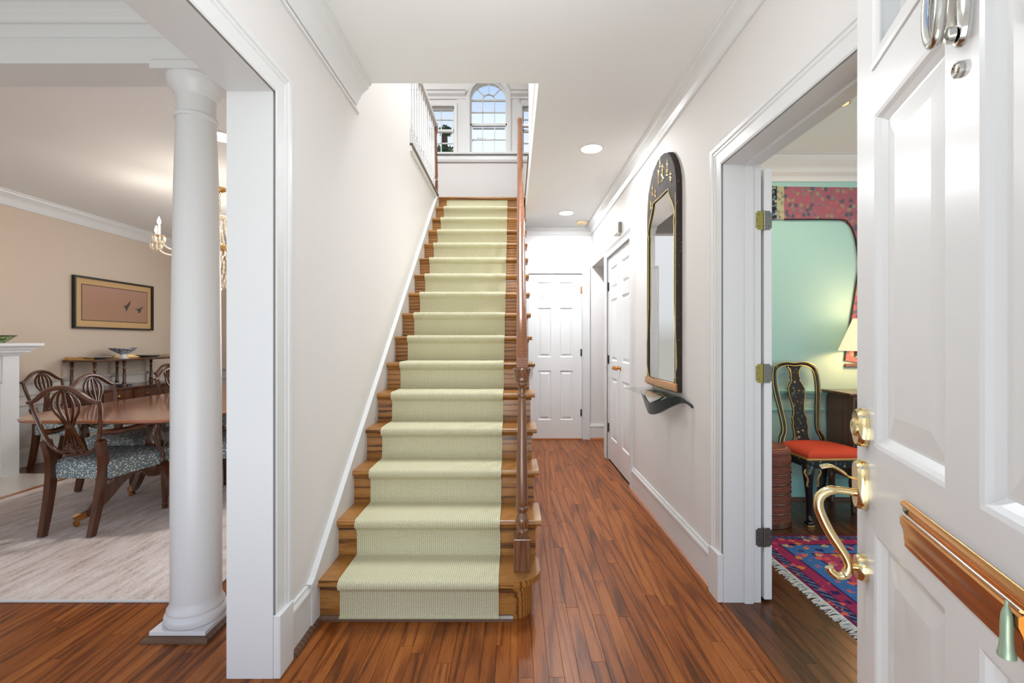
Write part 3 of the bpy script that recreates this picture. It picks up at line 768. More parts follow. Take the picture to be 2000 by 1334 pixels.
# carpet runner
RX0, RX1, TH = -0.775, -0.064, .008
path = [(Y1 + .03 - TH - .014, 0.018), (Y1 + .03 - TH - .002, .024)]
for n in range(1, 17):
    z = n * RISE; yf = Y1 + (n - 1) * RUN; yr = yf + .03
    path += [(yr - TH - .001, z - .075), (yr - TH - .003, z - .052), (yf - TH + .004, z - .036), (yf - TH - .004, z - .026), (yf - TH - .005, z - .012)]
    if n == 16: path = path[:-4]; path += [(yr - TH - .002, z - .04)]; break
    path += [(yf - TH + .002, z + .001), (yf + .006, z + TH - .001), (yf + .03, z + TH), (yr + RUN - .03, z + TH), (yr + RUN - TH - .006, z + TH + .003), (yr + RUN - TH - .001, z + TH + .012)]
b = bm_(); uvl = b.loops.layers.uv.new('UVMap')
P2 = [V((0, a, c)) for a, c in path]
dist = [0]
for a, c in zip(P2, P2[1:]): dist.append(dist[-1] + (c - a).length)
def off(i, k):
    d = (P2[min(i + 1, len(P2) - 1)] - P2[max(i - 1, 0)]).normalized()
    nrm = V((0, -d.z, d.y)); return P2[i] - nrm * k * -1
rows = []
for i in range(len(P2)):
    o1 = P2[i]; d = (P2[min(i + 1, len(P2) - 1)] - P2[max(i - 1, 0)]).normalized(); inn = V((0, d.z, -d.y)) * (TH - .0015)
    w0 = RND.uniform(-.0012, .0012)
    rows.append([b.verts.new((RX0 + w0, *(o1 + inn).yz)), b.verts.new((RX0 + w0, *o1.yz)), b.verts.new((RX1 + w0, *o1.yz)), b.verts.new((RX1 + w0, *(o1 + inn).yz))])
us = [-.008, 0, RX1 - RX0, RX1 - RX0 + .008, RX1 - RX0 + .8]
for i in range(len(rows) - 1):
    for s in range(4):
        t = (s + 1) % 4
        f = b.faces.new((rows[i][s], rows[i][t], rows[i + 1][t], rows[i + 1][s]))
        for lp, (u, v_) in zip(f.loops, ((us[s], dist[i]), (us[s + 1], dist[i]), (us[s + 1], dist[i + 1]), (us[s], dist[i + 1]))): lp[uvl].uv = (u, v_)
b.faces.new(rows[0][::-1]); b.faces.new(rows[-1])
tag(obj('stair_runner', b, 'sisal_runner', None, 50), 'ribbed pale green-beige carpet runner laid up the middle of the oak stairs', 'carpet runner')

# stair railing
RXB, RXT = 0.042, 0.078       # newel, upper end of the rail
rl = thing('stair_railing', 'oak handrail and turned newel post along the open side of the main stairs', 'railing', (RXB, 2.14, RISE))
def loc_(o, root): o.location = -V(root.location); return o
NZ = [(.029, .352), (.0285, .358), (.0295, .364), (.027, .37), (.024, .376), (.027, .383), (.031, .4), (.0315, .412), (.029, .428), (.022, .444), (.0215, .449), (.028, .457), (.030, .468), (.029, .476), (.026, .481), (.0285, .487), (.0285, .5), (.026, .65), (.022, .82), (.018, .97), (.0175, .985), (.022, .991), (.0228, .998), (.021, 1.004), (.016, 1.008), (.0155, 1.028), (.019, 1.038), (.027, 1.046), (.0285, 1.053), (.027, 1.06), (.032, 1.064), (.034, 1.07), (.033, 1.077), (.0345, 1.082), (.038, 1.1), (.0425, 1.115), (.0437, 1.121), (.041, 1.126), (.0, 1.127)]
b = bm_(); box(b, -.0385, .0385, -.0385, .0385, 0, .150, .002)
extr(b, [(-.0385, 0), (.0385, 0), (.028, .02), (-.028, .02)], (0, -.02, .150), (1, 0, 0), (0, 0, 1), (0, .04, 0))
lathe(b, [(r, z - RISE) for r, z in NZ], seg=28)
obj('newel_post', b, 'oak_newel', rl, 35)
def railpt(y): 
    t = (y - 2.14) / (5.3 - 2.14)
    return V((RXB + (RXT - RXB) * t - RXB, y - 2.14, 1.145 - RISE + (3.80 - 1.145) * t))
b = bm_()
ph = [(-.027, -.012), (-.022, -.026), (.022, -.026), (.027, -.012), (.027, .004), (.022, .018), (.01, .026), (-.01, .026), (-.022, .018), (-.027, .004)]
pp = [V((0, -.02, 1.148 - RISE)), V((0, .03, 1.15 - RISE)), railpt(2.2)] + [railpt(2.2 + i * .31) for i in range(1, 10)] + [railpt(5.1), railpt(5.24) + V((0, 0, .012)), railpt(5.31) + V((0, 0, .03))]
rings = []
for p_ in pp: rings.append([b.verts.new(p_ + V((x, 0, z))) for x, z in ph])
for A, B in zip(rings, rings[1:]):
    for i in range(len(ph)):
        j = (i + 1) % len(ph); b.faces.new((A[i], A[j], B[j], B[i]))
b.faces.new(rings[0][::-1]); b.faces.new(rings[-1])
obj('handrail', b, 'oak_rail', rl, 40)
def baluster(b, x, y, z0, z1, r=.013):
    box(b, x - r, x + r, y - r, y + r, z0, z0 + .14)
    h = z1 - z0
    lathe(b, [(.009, .14), (.014, .15), (.009, .16), (.0145, .19), (.013, .24), (.008, h * .72), (.007, h - .0)], (x, y, z0), 10)
for n in range(2, 16):
    for k in (0.06, 0.16):
        y = Y1 + (n - 1) * RUN + k; t = (y - 2.14) / 3.16
        if y < 2.26: continue
        b = bm_(); rp = railpt(y); baluster(b, rp.x, rp.y, n * RISE - RISE, rp.z - .024)
        obj('baluster', b, 'trim', rl, 35)
b = bm_(); box(b, RXT - RXB - .03, RXT - RXB + .03, 5.33 - 2.14, 5.39 - 2.14, H2 - RISE, 3.2 - RISE, .002)
lathe(b, [(.024, 3.2 - RISE), (.03, 3.22 - RISE), (.024, 3.24 - RISE), (.03, 3.3 - RISE), (.016, 3.7 - RISE), (.025, 3.76 - RISE), (.03, 3.84 - RISE), (.0, 3.86 - RISE)], (RXT - RXB, 5.36 - 2.14, 0), 20)
obj('newel_post', b, 'oak_newel', rl, 35)

# upstairs railings either side of the stairwell
def gallery(name, label, x, y0, y1, endx, side):
    g = thing(name, label, 'railing', (x, y0, H2))
    ln = y1 - y0
    b = bm_(); box(b, -.04, .04, 0, ln + .02, 0, .022, .004); obj('cap_board', b, 'oak_shoe_dark', g)
    g.children[-1]['label'] = 'dark stained cap board'
    b = bm_(); box(b, -.028 * (1 if side > 0 else 1), .028, .0, ln, -.045, 0); obj('fascia', b, 'trim', g)
    b = bm_(); ring = []
    for yy in (0.0, ln): ring.append([b.verts.new((x_ * 1.1, yy, .83 + z_)) for x_, z_ in ph])
    for i in range(len(ph)):
        j = (i + 1) % len(ph); b.faces.new((ring[0][i], ring[0][j], ring[1][j], ring[1][i]))
    b.faces.new(ring[0][::-1]); b.faces.new(ring[1]); obj('handrail', b, 'trim', g, 40)  # the rail's white colour stands in for strong light on it
    k = int(ln / .11)
    for i in range(k):
        b = bm_(); baluster(b, 0, .06 + i * .11, .022, .81); obj('baluster', b, 'trim', g, 35)
    b = bm_(); box(b, -.028, .028, ln - .01, ln + .046, .0, .16, .002)
    lathe(b, [(.024, .16), (.03, .18), (.022, .2), (.028, .24), (.015, .7), (.024, .76), (.03, .85), (.0, .87)], (0, ln + .018, 0), 20)
    obj('newel_post', b, 'oak_newel', g, 35); g.children[-1]['label'] = 'dark turned newel post'
    return g
gallery('balcony_railing', 'white upstairs balustrade along the left edge of the stairwell', -.905, 3.93, 5.30, 0, 1)
g = thing('gallery_railing', 'short upstairs railing to the right of the stair head beside the bright wall', 'railing', (.165, 4.2, H2))
b = bm_(); box(b, -.03, .04, 0, 1.12, 0, .022, .004); obj('cap_board', b, 'oak_shoe_dark', g)
b = bm_(); tube(b, [(-.07, 1.15, .84), (.05, 1.15, .84)], .022, 10, up=(0, 0, 1)); obj('handrail', b, 'trim', g, 40)
b = bm_(); baluster(b, .03, 1.15, 0.0, .83, .011); obj('baluster', b, 'trim', g, 35)

# ---------------------------------------------------------------- column
cx, cy = -1.403, 2.018
co = thing('column', 'round white column on a square plinth between the two left rooms', 'column', (cx, cy, 0))
b = bm_(); q = .118
for s in range(4):
    m_ = Matrix.Rotation(PI / 2 * s, 4, 'Z'); t = bm_()
    pr = [(0, 0), (-.022, 0), (-.019, .012), (-.008, .02), (0, .022)]
    A = [t.verts.new((-q + a, -q + a, z)) for a, z in pr]; B = [t.verts.new((q - a, -q + a, z)) for a, z in pr]
    for i in range(len(pr)):
        j = (i + 1) % len(pr); t.faces.new((A[i], A[j], B[j], B[i]))
    merge(b, t, m_)
obj('shoe_moulding', b, 'oak_shoe_dark', co); co.children[-1]['label'] = 'dark oak shoe moulding'
obj('plinth', box(bm_(), -q, q, -q, q, 0, .038, .002), 'trim', co)
b = bm_(); lathe(b, [(.100, .038), (.113, .04), (.1185, .052), (.1185, .064), (.113, .077), (.107, .081), (.1065, .086), (.109, .09), (.1085, .096), (.102, .104), (.098, .12), (.0965, .13)], seg=56); obj('base_moulding', b, 'trim', co, 40)
b = bm_(); lathe(b, [(.0965, .12), (.0965, .7), (.095, 1.1), (.0905, 1.55), (.084, 1.95), (.0765, 2.2), (.0755, 2.225)], seg=56); obj('shaft', b, 'trim', co, 40)
b = bm_(); lathe(b, [(.0755, 2.22), (.083, 2.224), (.0845, 2.231), (.083, 2.238), (.076, 2.243), (.0745, 2.26), (.0745, 2.30), (.077, 2.318), (.084, 2.326), (.086, 2.334), (.094, 2.345), (.104, 2.362), (.11, 2.378), (.111, 2.393)], seg=56); obj('capital', b, 'trim', co, 30)
obj('abacus', box(bm_(), -q, q, -q, q, 2.393, 2.427, .002), 'trim', co)

# ---------------------------------------------------------------- doors
def door_slab(w_, h_, t_, panels, depth=.012, field=.009, mould=.016, bev=.028, holes=()):
    """front face at y=0 looking to -y; returns (slab bmesh, [panel bmeshes])"""
    b = bm_()
    allp = list(panels) + list(holes)
    xs = sorted({0, w_} | {p[0] for p in allp} | {p[1] for p in allp}); zs = sorted({0, h_} | {p[2] for p in allp} | {p[3] for p in allp})
    def inside(x, z, pp=None): return any(p[0] < x < p[1] and p[2] < z < p[3] for p in (allp if pp is None else pp))
    vv = {}
    def vt(x, y, z):
        k = (round(x, 5), round(y, 5), round(z, 5))
        if k not in vv: vv[k] = b.verts.new(k)
        return vv[k]
    for i in range(len(xs) - 1):
        for j in range(len(zs) - 1):
            xm, zm = (xs[i] + xs[i + 1]) / 2, (zs[j] + zs[j + 1]) / 2
            f = [(xs[i], zs[j]), (xs[i + 1], zs[j]), (xs[i + 1], zs[j + 1]), (xs[i], zs[j + 1])]
            if not inside(xm, zm): b.faces.new([vt(x, 0, z) for x, z in f])
            if not inside(xm, zm, holes): b.faces.new([vt(x, t_, z) for x, z in f[::-1]])
            else:
                for (xa, za), (xb, zb) in zip(f, f[1:] + f[:1]): b.faces.new([vt(xa, 0, za), vt(xb, 0, zb), vt(xb, t_, zb), vt(xa, t_, za)])
    for i in range(len(xs) - 1):
        for z in (0, h_): b.faces.new([vt(xs[i], 0, z), vt(xs[i + 1], 0, z), vt(xs[i + 1], t_, z), vt(xs[i], t_, z)])
    for j in range(len(zs) - 1):
        for x in (0, w_): b.faces.new([vt(x, 0, zs[j]), vt(x, 0, zs[j + 1]), vt(x, t_, zs[j + 1]), vt(x, t_, zs[j])])
    out = []
    for (x0, x1, z0, z1) in panels:
        q = bm_(); levels = [(0, 0), (mould * .3, depth * .15), (mould * .55, depth * .55), (mould, depth), (mould + .005, depth), (mould + bev, depth - field), ]
        rg = [[q.verts.new(c) for c in ((x0 + a, y, z0 + a), (x1 - a, y, z0 + a), (x1 - a, y, z1 - a), (x0 + a, y, z1 - a))] for a, y in levels]
        for A, B in zip(rg, rg[1:]):
            for i in range(4):
                j = (i + 1) % 4; q.faces.new((A[i], A[j], B[j], B[i]))
        q.faces.new(rg[-1]); out.append(q)
    return b, out
def build_door(name, w_, h_, t_, panels, loc, rz, mat='trim_door', **kw):
    d = structroot(name, loc, rz); b, ps = door_slab(w_, h_, t_, panels, **kw)
    obj('slab', b, mat, d)
    for q in ps: obj('panel', q, mat, d)
    return d
def hinge(parent, x, y, z, mat='hinge_dark', h=.09, r=.006):
    b = bm_(); box(b, x - .014, x + .014, y, y + .004, z - h / 2, z + h / 2); lathe(b, [(r, -h / 2), (r, h / 2)], (x, y - .003, z), 8)
    return obj('hinge', b, mat, parent)
def knob(parent, x, y, z, mat='brass_warm', s=1.0):
    m_ = Matrix.Translation((x, y, z)) @ Matrix.Rotation(PI / 2, 4, 'X'); b = bm_()
    t = bm_(); lathe(t, [(.026 * s, 0), (.026 * s, .004), (.012 * s, .008), (.009 * s, .03 * s), (.016 * s, .036 * s), (.026 * s, .046 * s), (.026 * s, .056 * s), (.016 * s, .066 * s), (0, .068 * s)], seg=18); merge(b, t, m_)
    return obj('knob', b, mat, parent, 40)
# back door of the hall
x0_, x1_ = .203, .883
def pz(y): return 1.25 - (y - 667) / 152.8
pan = []
for cxs in ((.112, .286), (.394, .568)):
    for za, zb in ((.235, .87), (1.04, 1.675), (1.775, 2.005)): pan.append((cxs[0], cxs[1], za, zb))
d2 = build_door('door_2', .676, 2.108, .04, pan, (.205, YB + .012, .008), 0.0)
knob(d2, .05, 0, .945)
for z in (.33, 1.1, 1.9): hinge(d2, .672, -.004, z, 'hinge_dark' if z < 1.5 else 'brass_warm')
# pair of closet doors, seen from the hall (front looks to -x)
for k, nm in enumerate(('door_3', 'door_4')):
    wl = .4695; pn = [(.1, .37, .235, .87), (.1, .37, 1.04, 1.675), (.1, .37, 1.775, 2.005)]
    dd = build_door(nm, wl, 2.118, .035, pn, (XR + .012, 4.836 - k * .4715, .01), -PI / 2)
    knob(dd, .42 if k == 0 else .05, 0, .985, s=.85)
    for z in (.33, 1.05, 1.82): hinge(dd, .004 if k == 0 else wl - .004, -.004, z)
# office door, folded back flat against the office wall, its hinge edge to the camera
d5 = structroot('door_5', (1.205, 2.182, .012), 0)
b = bm_(); box(b, 0, .037, 0, .9, 0, 2.07, .002); obj('slab', b, 'trim_door', d5)
for z in (.3, 1.085, 1.818):
    b = bm_()
    t = bm_(); box(t, -.043, -.003, -.0045, -.002, z - .045, z + .045)
    bmesh.ops.bevel(t, geom=[e_ for e_ in t.edges if abs(e_.verts[0].co.x + .043) < 1e-4 and abs(e_.verts[1].co.x + .043) < 1e-4 and abs(e_.verts[0].co.y - e_.verts[1].co.y) > 1e-4], offset=.008, segments=4, affect='EDGES')
    merge(b, t); hl = obj('hinge_leaf', b, 'hinge_brass' if z > .5 else 'hinge_steel', d5)
    b = bm_(); t = bm_(); box(t, .0, .034, -.0035, -.0005, z - .045, z + .045)
    bmesh.ops.bevel(t, geom=[e_ for e_ in t.edges if abs(e_.verts[0].co.x - .034) < 1e-4 and abs(e_.verts[1].co.x - .034) < 1e-4 and abs(e_.verts[0].co.y - e_.verts[1].co.y) > 1e-4], offset=.008, segments=4, affect='EDGES')
    merge(b, t)
    for i in range(5): lathe(b, [(.0055, -.0085), (.0055, .0085)], (-.002, -.006, z - .036 + i * .018), 10)
    for sx, sz in ((.02, .028), (.027, 0), (.02, -.028)): lathe(b, [(.004, 0), (.003, .0012), (0, .0015)], (sx, -.0035, z + sz), 8, Matrix.Rotation(PI / 2, 4, 'X'))
    for sx, sz in ((-.029, .028), (-.036, 0), (-.029, -.028)): lathe(b, [(.004, 0), (.003, .0012), (0, .0015)], (sx, -.0045, z + sz), 8, Matrix.Rotation(PI / 2, 4, 'X'))
    obj('hinge', b, 'hinge_steel', d5)

# front door, swung inwards: x along the door from its free edge, -y out of its outer face
FA = math.atan2(-.928, -.371)
pan = [(.110, .409, 1.018, 1.73), (.500, .799, 1.018, 1.73), (.110, .409, .27, .832), (.500, .799, .27, .832)]
fd = build_door('door_1', .909, 2.10, .044, pan, (.8175, 1.081, .006), FA, depth=.017, field=.006, mould=.024, bev=.05, holes=[(.110, .409, 1.835, 2.03), (.500, .799, 1.835, 2.03)])
# top row: glazed lights let into the slab
for xa, xb in ((.110, .409), (.500, .799)):
    b = bm_()
    rg = []
    for a, y in ((-.006, 0), (-.006, -.004), (.004, -.005), (.012, -.001), (.03, .0), (.03, .003)):
        rg.append([b.verts.new(c) for c in ((xa + a, y, 1.835 + a), (xb - a, y, 1.835 + a), (xb - a, y, 2.03 - a), (xa + a, y, 2.03 - a))])
    for A, B in zip(rg, rg[1:]):
        for i in range(4):
            j = (i + 1) % 4; b.faces.new((A[i], A[j], B[j], B[i]))
    obj('light_frame', b, 'trim_door', fd)
    b = bm_(); box(b, xa + .001, xb - .001, .02, .024, 1.836, 2.029); obj('pane', b, 'window_glass', fd)
FZ = .006
# deadbolt
def oval_plate(b, x, z, w_, h_, t_):
    lv = [(1, 0), (1, -t_ * .45), (.93, -t_ * .75), (.8, -t_), (.0, -t_ * 1.02)]; n_ = 28; rg = []
    for s, y in lv[:-1]:
        rg.append([b.verts.new((x + w_ / 2 * s * math.cos(a) , y, z + (h_ / 2 * s if False else (h_ - w_) / 2 * (1 if math.sin(a) >= 0 else -1) * (1 if abs(math.sin(a)) > 1e-3 else 0)) + w_ / 2 * s * math.sin(a))) for a in [2 * PI * i / n_ for i in range(n_)]])
    for A, B in zip(rg, rg[1:]):
        for i in range(n_):
            j = (i + 1) % n_; b.faces.new((A[i], A[j], B[j], B[i]))
    b.faces.new(rg[-1])
    return b
hs = [('deadbolt', 1.056, .056, .088), ('latch_plate', .926, .05, .112), ('grip_plate', .738, .05, .058)]
b = bm_(); oval_plate(b, .058, 1.056 - FZ, .056, .088, .02)
t = bm_(); lathe(t, [(.02, 0), (.02, .003), (.017, .005), (.009, .005), (.008, .004), (0, .004)], seg=20); merge(b, t, Matrix.Translation((.058, -.02, 1.056 - FZ)) @ Matrix.Rotation(PI / 2, 4, 'X'))
obj('deadbolt', b, 'brass_polished', fd, 40)
b = bm_(); oval_plate(b, .055, .926 - FZ, .05, .112, .02); oval_plate(b, .055, .738 - FZ, .05, .06, .018)
G = lambda n_, z, s=.055: (s, -n_, z - FZ)
tube(b, spline([G(.012, .905), G(.045, .908), G(.068, .905), G(.086, .89), G(.09, .868), G(.082, .84), G(.066, .805), G(.045, .77), G(.034, .748), G(.032, .73), G(.04, .714), G(.055, .71), G(.066, .719), G(.069, .727)], 6), [.0085] * 10 + [.0105] * 50 + [.009] * 19, 12, up=(1, 0, 0))
tube(b, [G(.012, .737), G(.034, .737)], .008, 10, up=(1, 0, 0))
obj('handle', b, 'brass_polished', fd, 50)
b = bm_(); tube(b, spline([G(.014, .938), G(.03, .94), G(.045, .952), G(.066, .962), G(.085, .958)], 5), [.007] * 8 + [.01] * 8 + [.012] * 5, 10, flat=(1.3, .35), up=(0, 0, 1)); obj('thumb_latch', b, 'brass_polished', fd, 50)
# letter slot with flap and hanging pull
ms = bm_(); box(ms, .2725, .66, -.004, 0, .877 - FZ, .961 - FZ, .0015)
extr(ms, [(0, .0), (.004, .002), (.006, .006), (.004, .01), (0, .012)], (.2725, -.004, .949 - FZ), (0, -1, 0), (0, 0, 1), (.3875, 0, 0))
lt = obj('mail_slot', ms, 'brass_warm', fd)
b = bm_(); extr(b, [(0, .889), (.003, .889), (.0045, .893), (.0045, .9), (.006, .912), (.010, .922), (.010, .934), (.005, .937), (.005, .942), (0, .943)], (.284, -.004, -FZ), (0, -1, 0), (0, 0, 1), (.325, 0, 0)); fp = obj('flap', b, 'brass_warm', lt, 30)
b = bm_(); tube(b, [(.284, -.0095, .9405 - FZ), (.606, -.0095, .9405 - FZ)], .0028, 8); obj('hinge_rod', b, 'nickel', lt, 50)
for x in (.278, .618):
    b = bm_(); t = bm_(); lathe(t, [(.006, 0), (.0055, .003), (0, .0045)], seg=12); merge(b, t, Matrix.Translation((x, -.004, .946 - FZ)) @ Matrix.Rotation(PI / 2, 4, 'X')); obj('screw', b, 'verdigris', lt, 40)
b = bm_(); lathe(b, [(r * .62, z * .82) for r, z in [(0, .042), (.003, .042), (.0035, .034), (.006, .03), (.0085, .022), (.0095, .008), (.0098, -.012), (.0115, -.026), (.014, -.034), (.0135, -.038), (0, -.036)]], (.598, -.019, .912 - FZ), 20); obj('bell_pull', b, 'verdigris', lt, 40)
lt.children[-1]['label'] = 'green tarnished bell-shaped pull'
# knocker and peephole on the middle stile
b = bm_(); t = bm_(); lathe(t, [(.034, 0), (.033, .006), (.026, .009), (0, .01)], seg=24); merge(b, t, Matrix.Translation((.4545, 0, 1.745)) @ Matrix.Diagonal((.8, 1, 2.2, 1)) @ Matrix.Rotation(PI / 2, 4, 'X'))
tube(b, [(.4545, -.008, 1.785), (.4545, -.03, 1.785)], .014, 12, up=(0, 0, 1))
t = bm_(); lathe(t, [(.012, 0), (.011, .008), (0, .011)], seg=14); merge(b, t, Matrix.Translation((.4545, -.009, 1.69)) @ Matrix.Rotation(PI / 2, 4, 'X'))
kn = obj('knocker', b, 'nickel', fd, 40)
b = bm_(); tube(b, spline([(.442, -.026, 1.79), (.436, -.03, 1.76), (.437, -.032, 1.72), (.445, -.032, 1.69), (.457, -.032, 1.68), (.469, -.032, 1.69), (.477, -.032, 1.72), (.478, -.03, 1.76), (.472, -.026, 1.79)], 5), .006, 10, flat=(1, 1.3), up=(0, 1, 0)); obj('striker', b, 'nickel', kn, 50)
b = bm_(); t = bm_(); lathe(t, [(.0115, 0), (.0115, .006), (.009, .008), (.007, .006), (0, .0055)], seg=18); merge(b, t, Matrix.Translation((.4545, 0, 1.638)) @ Matrix.Rotation(PI / 2, 4, 'X')); obj('peephole', b, 'nickel', fd, 40)

# ---------------------------------------------------------------- ceiling and wall fittings
def downlight(x, y, z, r, label, lens, trimmat='trim', pw=18, col=(1, .93, .82)):
    t = thing('recessed_light', label, 'ceiling light', (x, y, z), group='recessed ceiling lights')
    b = bm_(); lathe(b, [(r * .92, -.001), (r * .95, -.006), (r * 1.12, -.005), (r * 1.16, 0)], seg=36); obj('trim_ring', b, trimmat, t, 40)
    b = bm_(); lathe(b, [(r * .93, -.004), (0, -.0035)], seg=36); obj('lens', b, lens, t)
    if pw: disk('downlight', (x, y, z - .008), r * .9, pw, col)
downlight(.59, 3.42, H, .082, 'round recessed light with warm lens, nearer of two in hall ceiling', 'lamp_warm', pw=14, col=(.93, .96, 1))
downlight(.60, 5.13, H, .082, 'round recessed white light near the smoke detector in hall ceiling', 'lamp_white', pw=25, col=(.92, .96, 1))
downlight(-2.07, 3.22, H, .09, 'round recessed light in dining room ceiling beside the column', 'lamp_white', pw=16, col=(1, .96, .9))
downlight(2.0, 2.77, H, .038, 'tiny amber spotlight in the ceiling of the teal room', 'lamp_amber', 'brass', pw=8, col=(1, .85, .6))
sd = thing('smoke_detector', 'round cream smoke detector on hall ceiling by the far door', 'smoke detector', (.835, 5.5, H))
b = bm_(); lathe(b, [(.07, 0), (.07, -.012), (.062, -.03), (.04, -.036), (0, -.037)], seg=28); obj('body', b, 'detector_cream', sd, 40)
b = bm_(); lathe(b, [(.078, 0), (.078, -.008), (.07, -.009)], seg=28); obj('base', b, 'plastic_white', sd, 40)
ch = thing('door_chime', 'small white chime box on wall above the closet doors', 'door chime', (XR, 4.28, 2.3))
obj('cover', box(bm_(), -.05, 0, -.06, .06, -.05, .05, .006), 'plastic_white', ch); obj('side_plate', box(bm_(), -.03, 0, -.068, .068, -.04, .058, .002), 'hinge_steel', ch)

# ---------------------------------------------------------------- mirror and glass shelf on the right wall
mi = thing('wall_mirror', 'tall black lacquer mirror with arched gilt crest on right wall', 'mirror', (XR, 3.01, 0.945))
# local: y along the wall, z up, x out of the wall is -x
hw = .302
def mo():
    pts = [(-hw, 0), (-hw, .55), (-hw, 1.05)]
    arcpts = [(-.302, 1.2), (-.296, 1.29), (-.272, 1.36), (-.24, 1.41), (-.195, 1.46), (-.15, 1.495), (-.1, 1.51), (-.06, 1.525), (0, 1.532)]
    pts += arcpts; full = pts + [(-a, c) for a, c in pts[::-1][1:]]
    return full
iw = .262
def mi_in():
    p = [(-iw, .055), (-iw, .55), (-iw, .9), (-iw, 1.0), (-iw + .006, 1.04), (-iw - .006, 1.075), (-iw + .004, 1.11), (-iw + .03, 1.15), (-iw + .06, 1.185), (-.165, 1.225), (-.165, 1.25), (0, 1.262)]
    p[-2] = (-.15, 1.262); p[-3] = (-.165, 1.235)
    return p + [(-a, c) for a, c in p[::-1][1:]]
O, I = mo(), mi_in(); assert len(O) == len(I)
b = bm_(); TF = .034
ro = [b.verts.new((-.0, y, z)) for y, z in O]; rf = [b.verts.new((-TF + .006, y, z)) for y, z in O]
rg = [b.verts.new((-TF, y * .985, .006 + (z - .006) * .996)) for y, z in O]
ri = [b.verts.new((-TF + .002, y, z)) for y, z in I]; rb = [b.verts.new((-.027, y, z)) for y, z in I]
for A, B in ((ro, rf), (rf, rg), (rg, ri), (ri, rb)):
    for i in range(len(O)):
        j = (i + 1) % len(O); b.faces.new((A[i], A[j], B[j], B[i]))
obj('frame', b, 'lacquer_crest', mi)
b = bm_(); b.faces.new([b.verts.new((-.027, y, z)) for y, z in I]); obj('glass', b, 'mirror_glass', mi)
b = bm_(); tube(b, spline([(-TF, y, z) for y, z in I], 4, True), .0036, 6, True, up=(1, 0, 0)); obj('inner_beading', b, 'gilt_line', mi, 50)
b = bm_(); tube(b, [(-TF + .001, y * .94, z) for y, z in [(-hw, .03), (-hw, .6), (-hw, 1.05), (-.298, 1.2)]], .0025, 6, up=(1, 0, 0))
tube(b, [(-TF + .001, y * .97, z) for y, z in [(hw, .03), (hw, .6), (hw, 1.05), (.298, 1.2), (.27, 1.35)]], .0028, 6, up=(1, 0, 0))
obj('edge_line', b, 'gilt_line', mi, 50)
b = bm_(); extr(b, [(0, 0), (.01, .004), (.012, .02), (.008, .045), (0, .05)], (-TF, -iw - .05, .004), (-1, 0, 0), (0, 0, 1), (0, 2 * iw + .1, 0)); obj('bottom_rail', b, 'brass_warm', mi)
r_ = random.Random(5)
for (y, z, s) in ((-.05, 1.40, 1.4), (.03, 1.40, 1.3), (-.14, 1.40, 1.3), (0.0, 1.485, .8), (.16, 1.36, .9), (.2, 1.27, .8), (.1, 1.31, .7), (-.2, 1.32, .9)):
    b = bm_()
    for k in range(7):
        yy, zz = y, z + r_.uniform(-.035, .035) * s
        a = r_.uniform(-.9, .9) + (PI if k % 2 else 0); ln = r_.uniform(.012, .024) * s
        if k == 0: a, ln, zz = PI / 2, .04 * s, z
        tube(b, [(-TF - .0008, yy - ln * math.cos(a), zz - ln * math.sin(a)), (-TF - .0008, yy + ln * math.cos(a), zz + ln * math.sin(a))], .0022, 5, up=(1, 0, 0))
    obj('gilt_figure', b, 'gilt', mi); mi.children[-1]['kind'] = 'stuff'

sh = thing('wall_shelf', 'small glass shelf on a dark curved bracket under the tall mirror', 'shelf', (XR, 2.98, .915))
obj('glass_plate', box(bm_(), -.20, -.005, -.28, .28, 0, .008, .001), 'shelf_glass', sh)
b = bm_()
# swag bracket: from a tip under the far front corner, down through the belly and back up to the wall at the near end
c_ = spline([(-.115, .20, -.012), (-.12, .13, -.035), (-.125, .03, -.085), (-.13, -.06, -.105), (-.115, -.17, -.085), (-.075, -.28, -.035), (-.04, -.34, -.012), (-.022, -.40, -.014), (-.006, -.44, -.034)], 6)
w_ = [.008 + .042 * math.sin(PI * min(1, i / (len(c_) * .86))) ** 1.2 for i in range(len(c_))]
rg = []
for i, p_ in enumerate(c_):
    h_ = w_[i]; th = .006
    rg.append([b.verts.new(p_ + V((-th, 0, h_))), b.verts.new(p_ + V((th, 0, h_))), b.verts.new(p_ + V((th + .004, 0, -h_ * .5))), b.verts.new(p_ + V((-th + .004, 0, -h_ * .5)))])
for A, B in zip(rg, rg[1:]):
    for s in range(4):
        t = (s + 1) % 4; b.faces.new((A[s], A[t], B[t], B[s]))
b.faces.new(rg[0][::-1]); b.faces.new(rg[-1])
obj('bracket', b, 'bracket_green', sh, 40)
b = bm_(); box(b, -.012, -.001, -.3, .26, -.03, 0, .003); obj('wall_bar', b, 'bracket_green', sh)
b = bm_(); tube(b, spline([(-.005, .02, -.02), (-.05, .015, -.05), (-.11, .01, -.075)], 4), .007, 6); obj('strut', b, 'bracket_green', sh, 50)

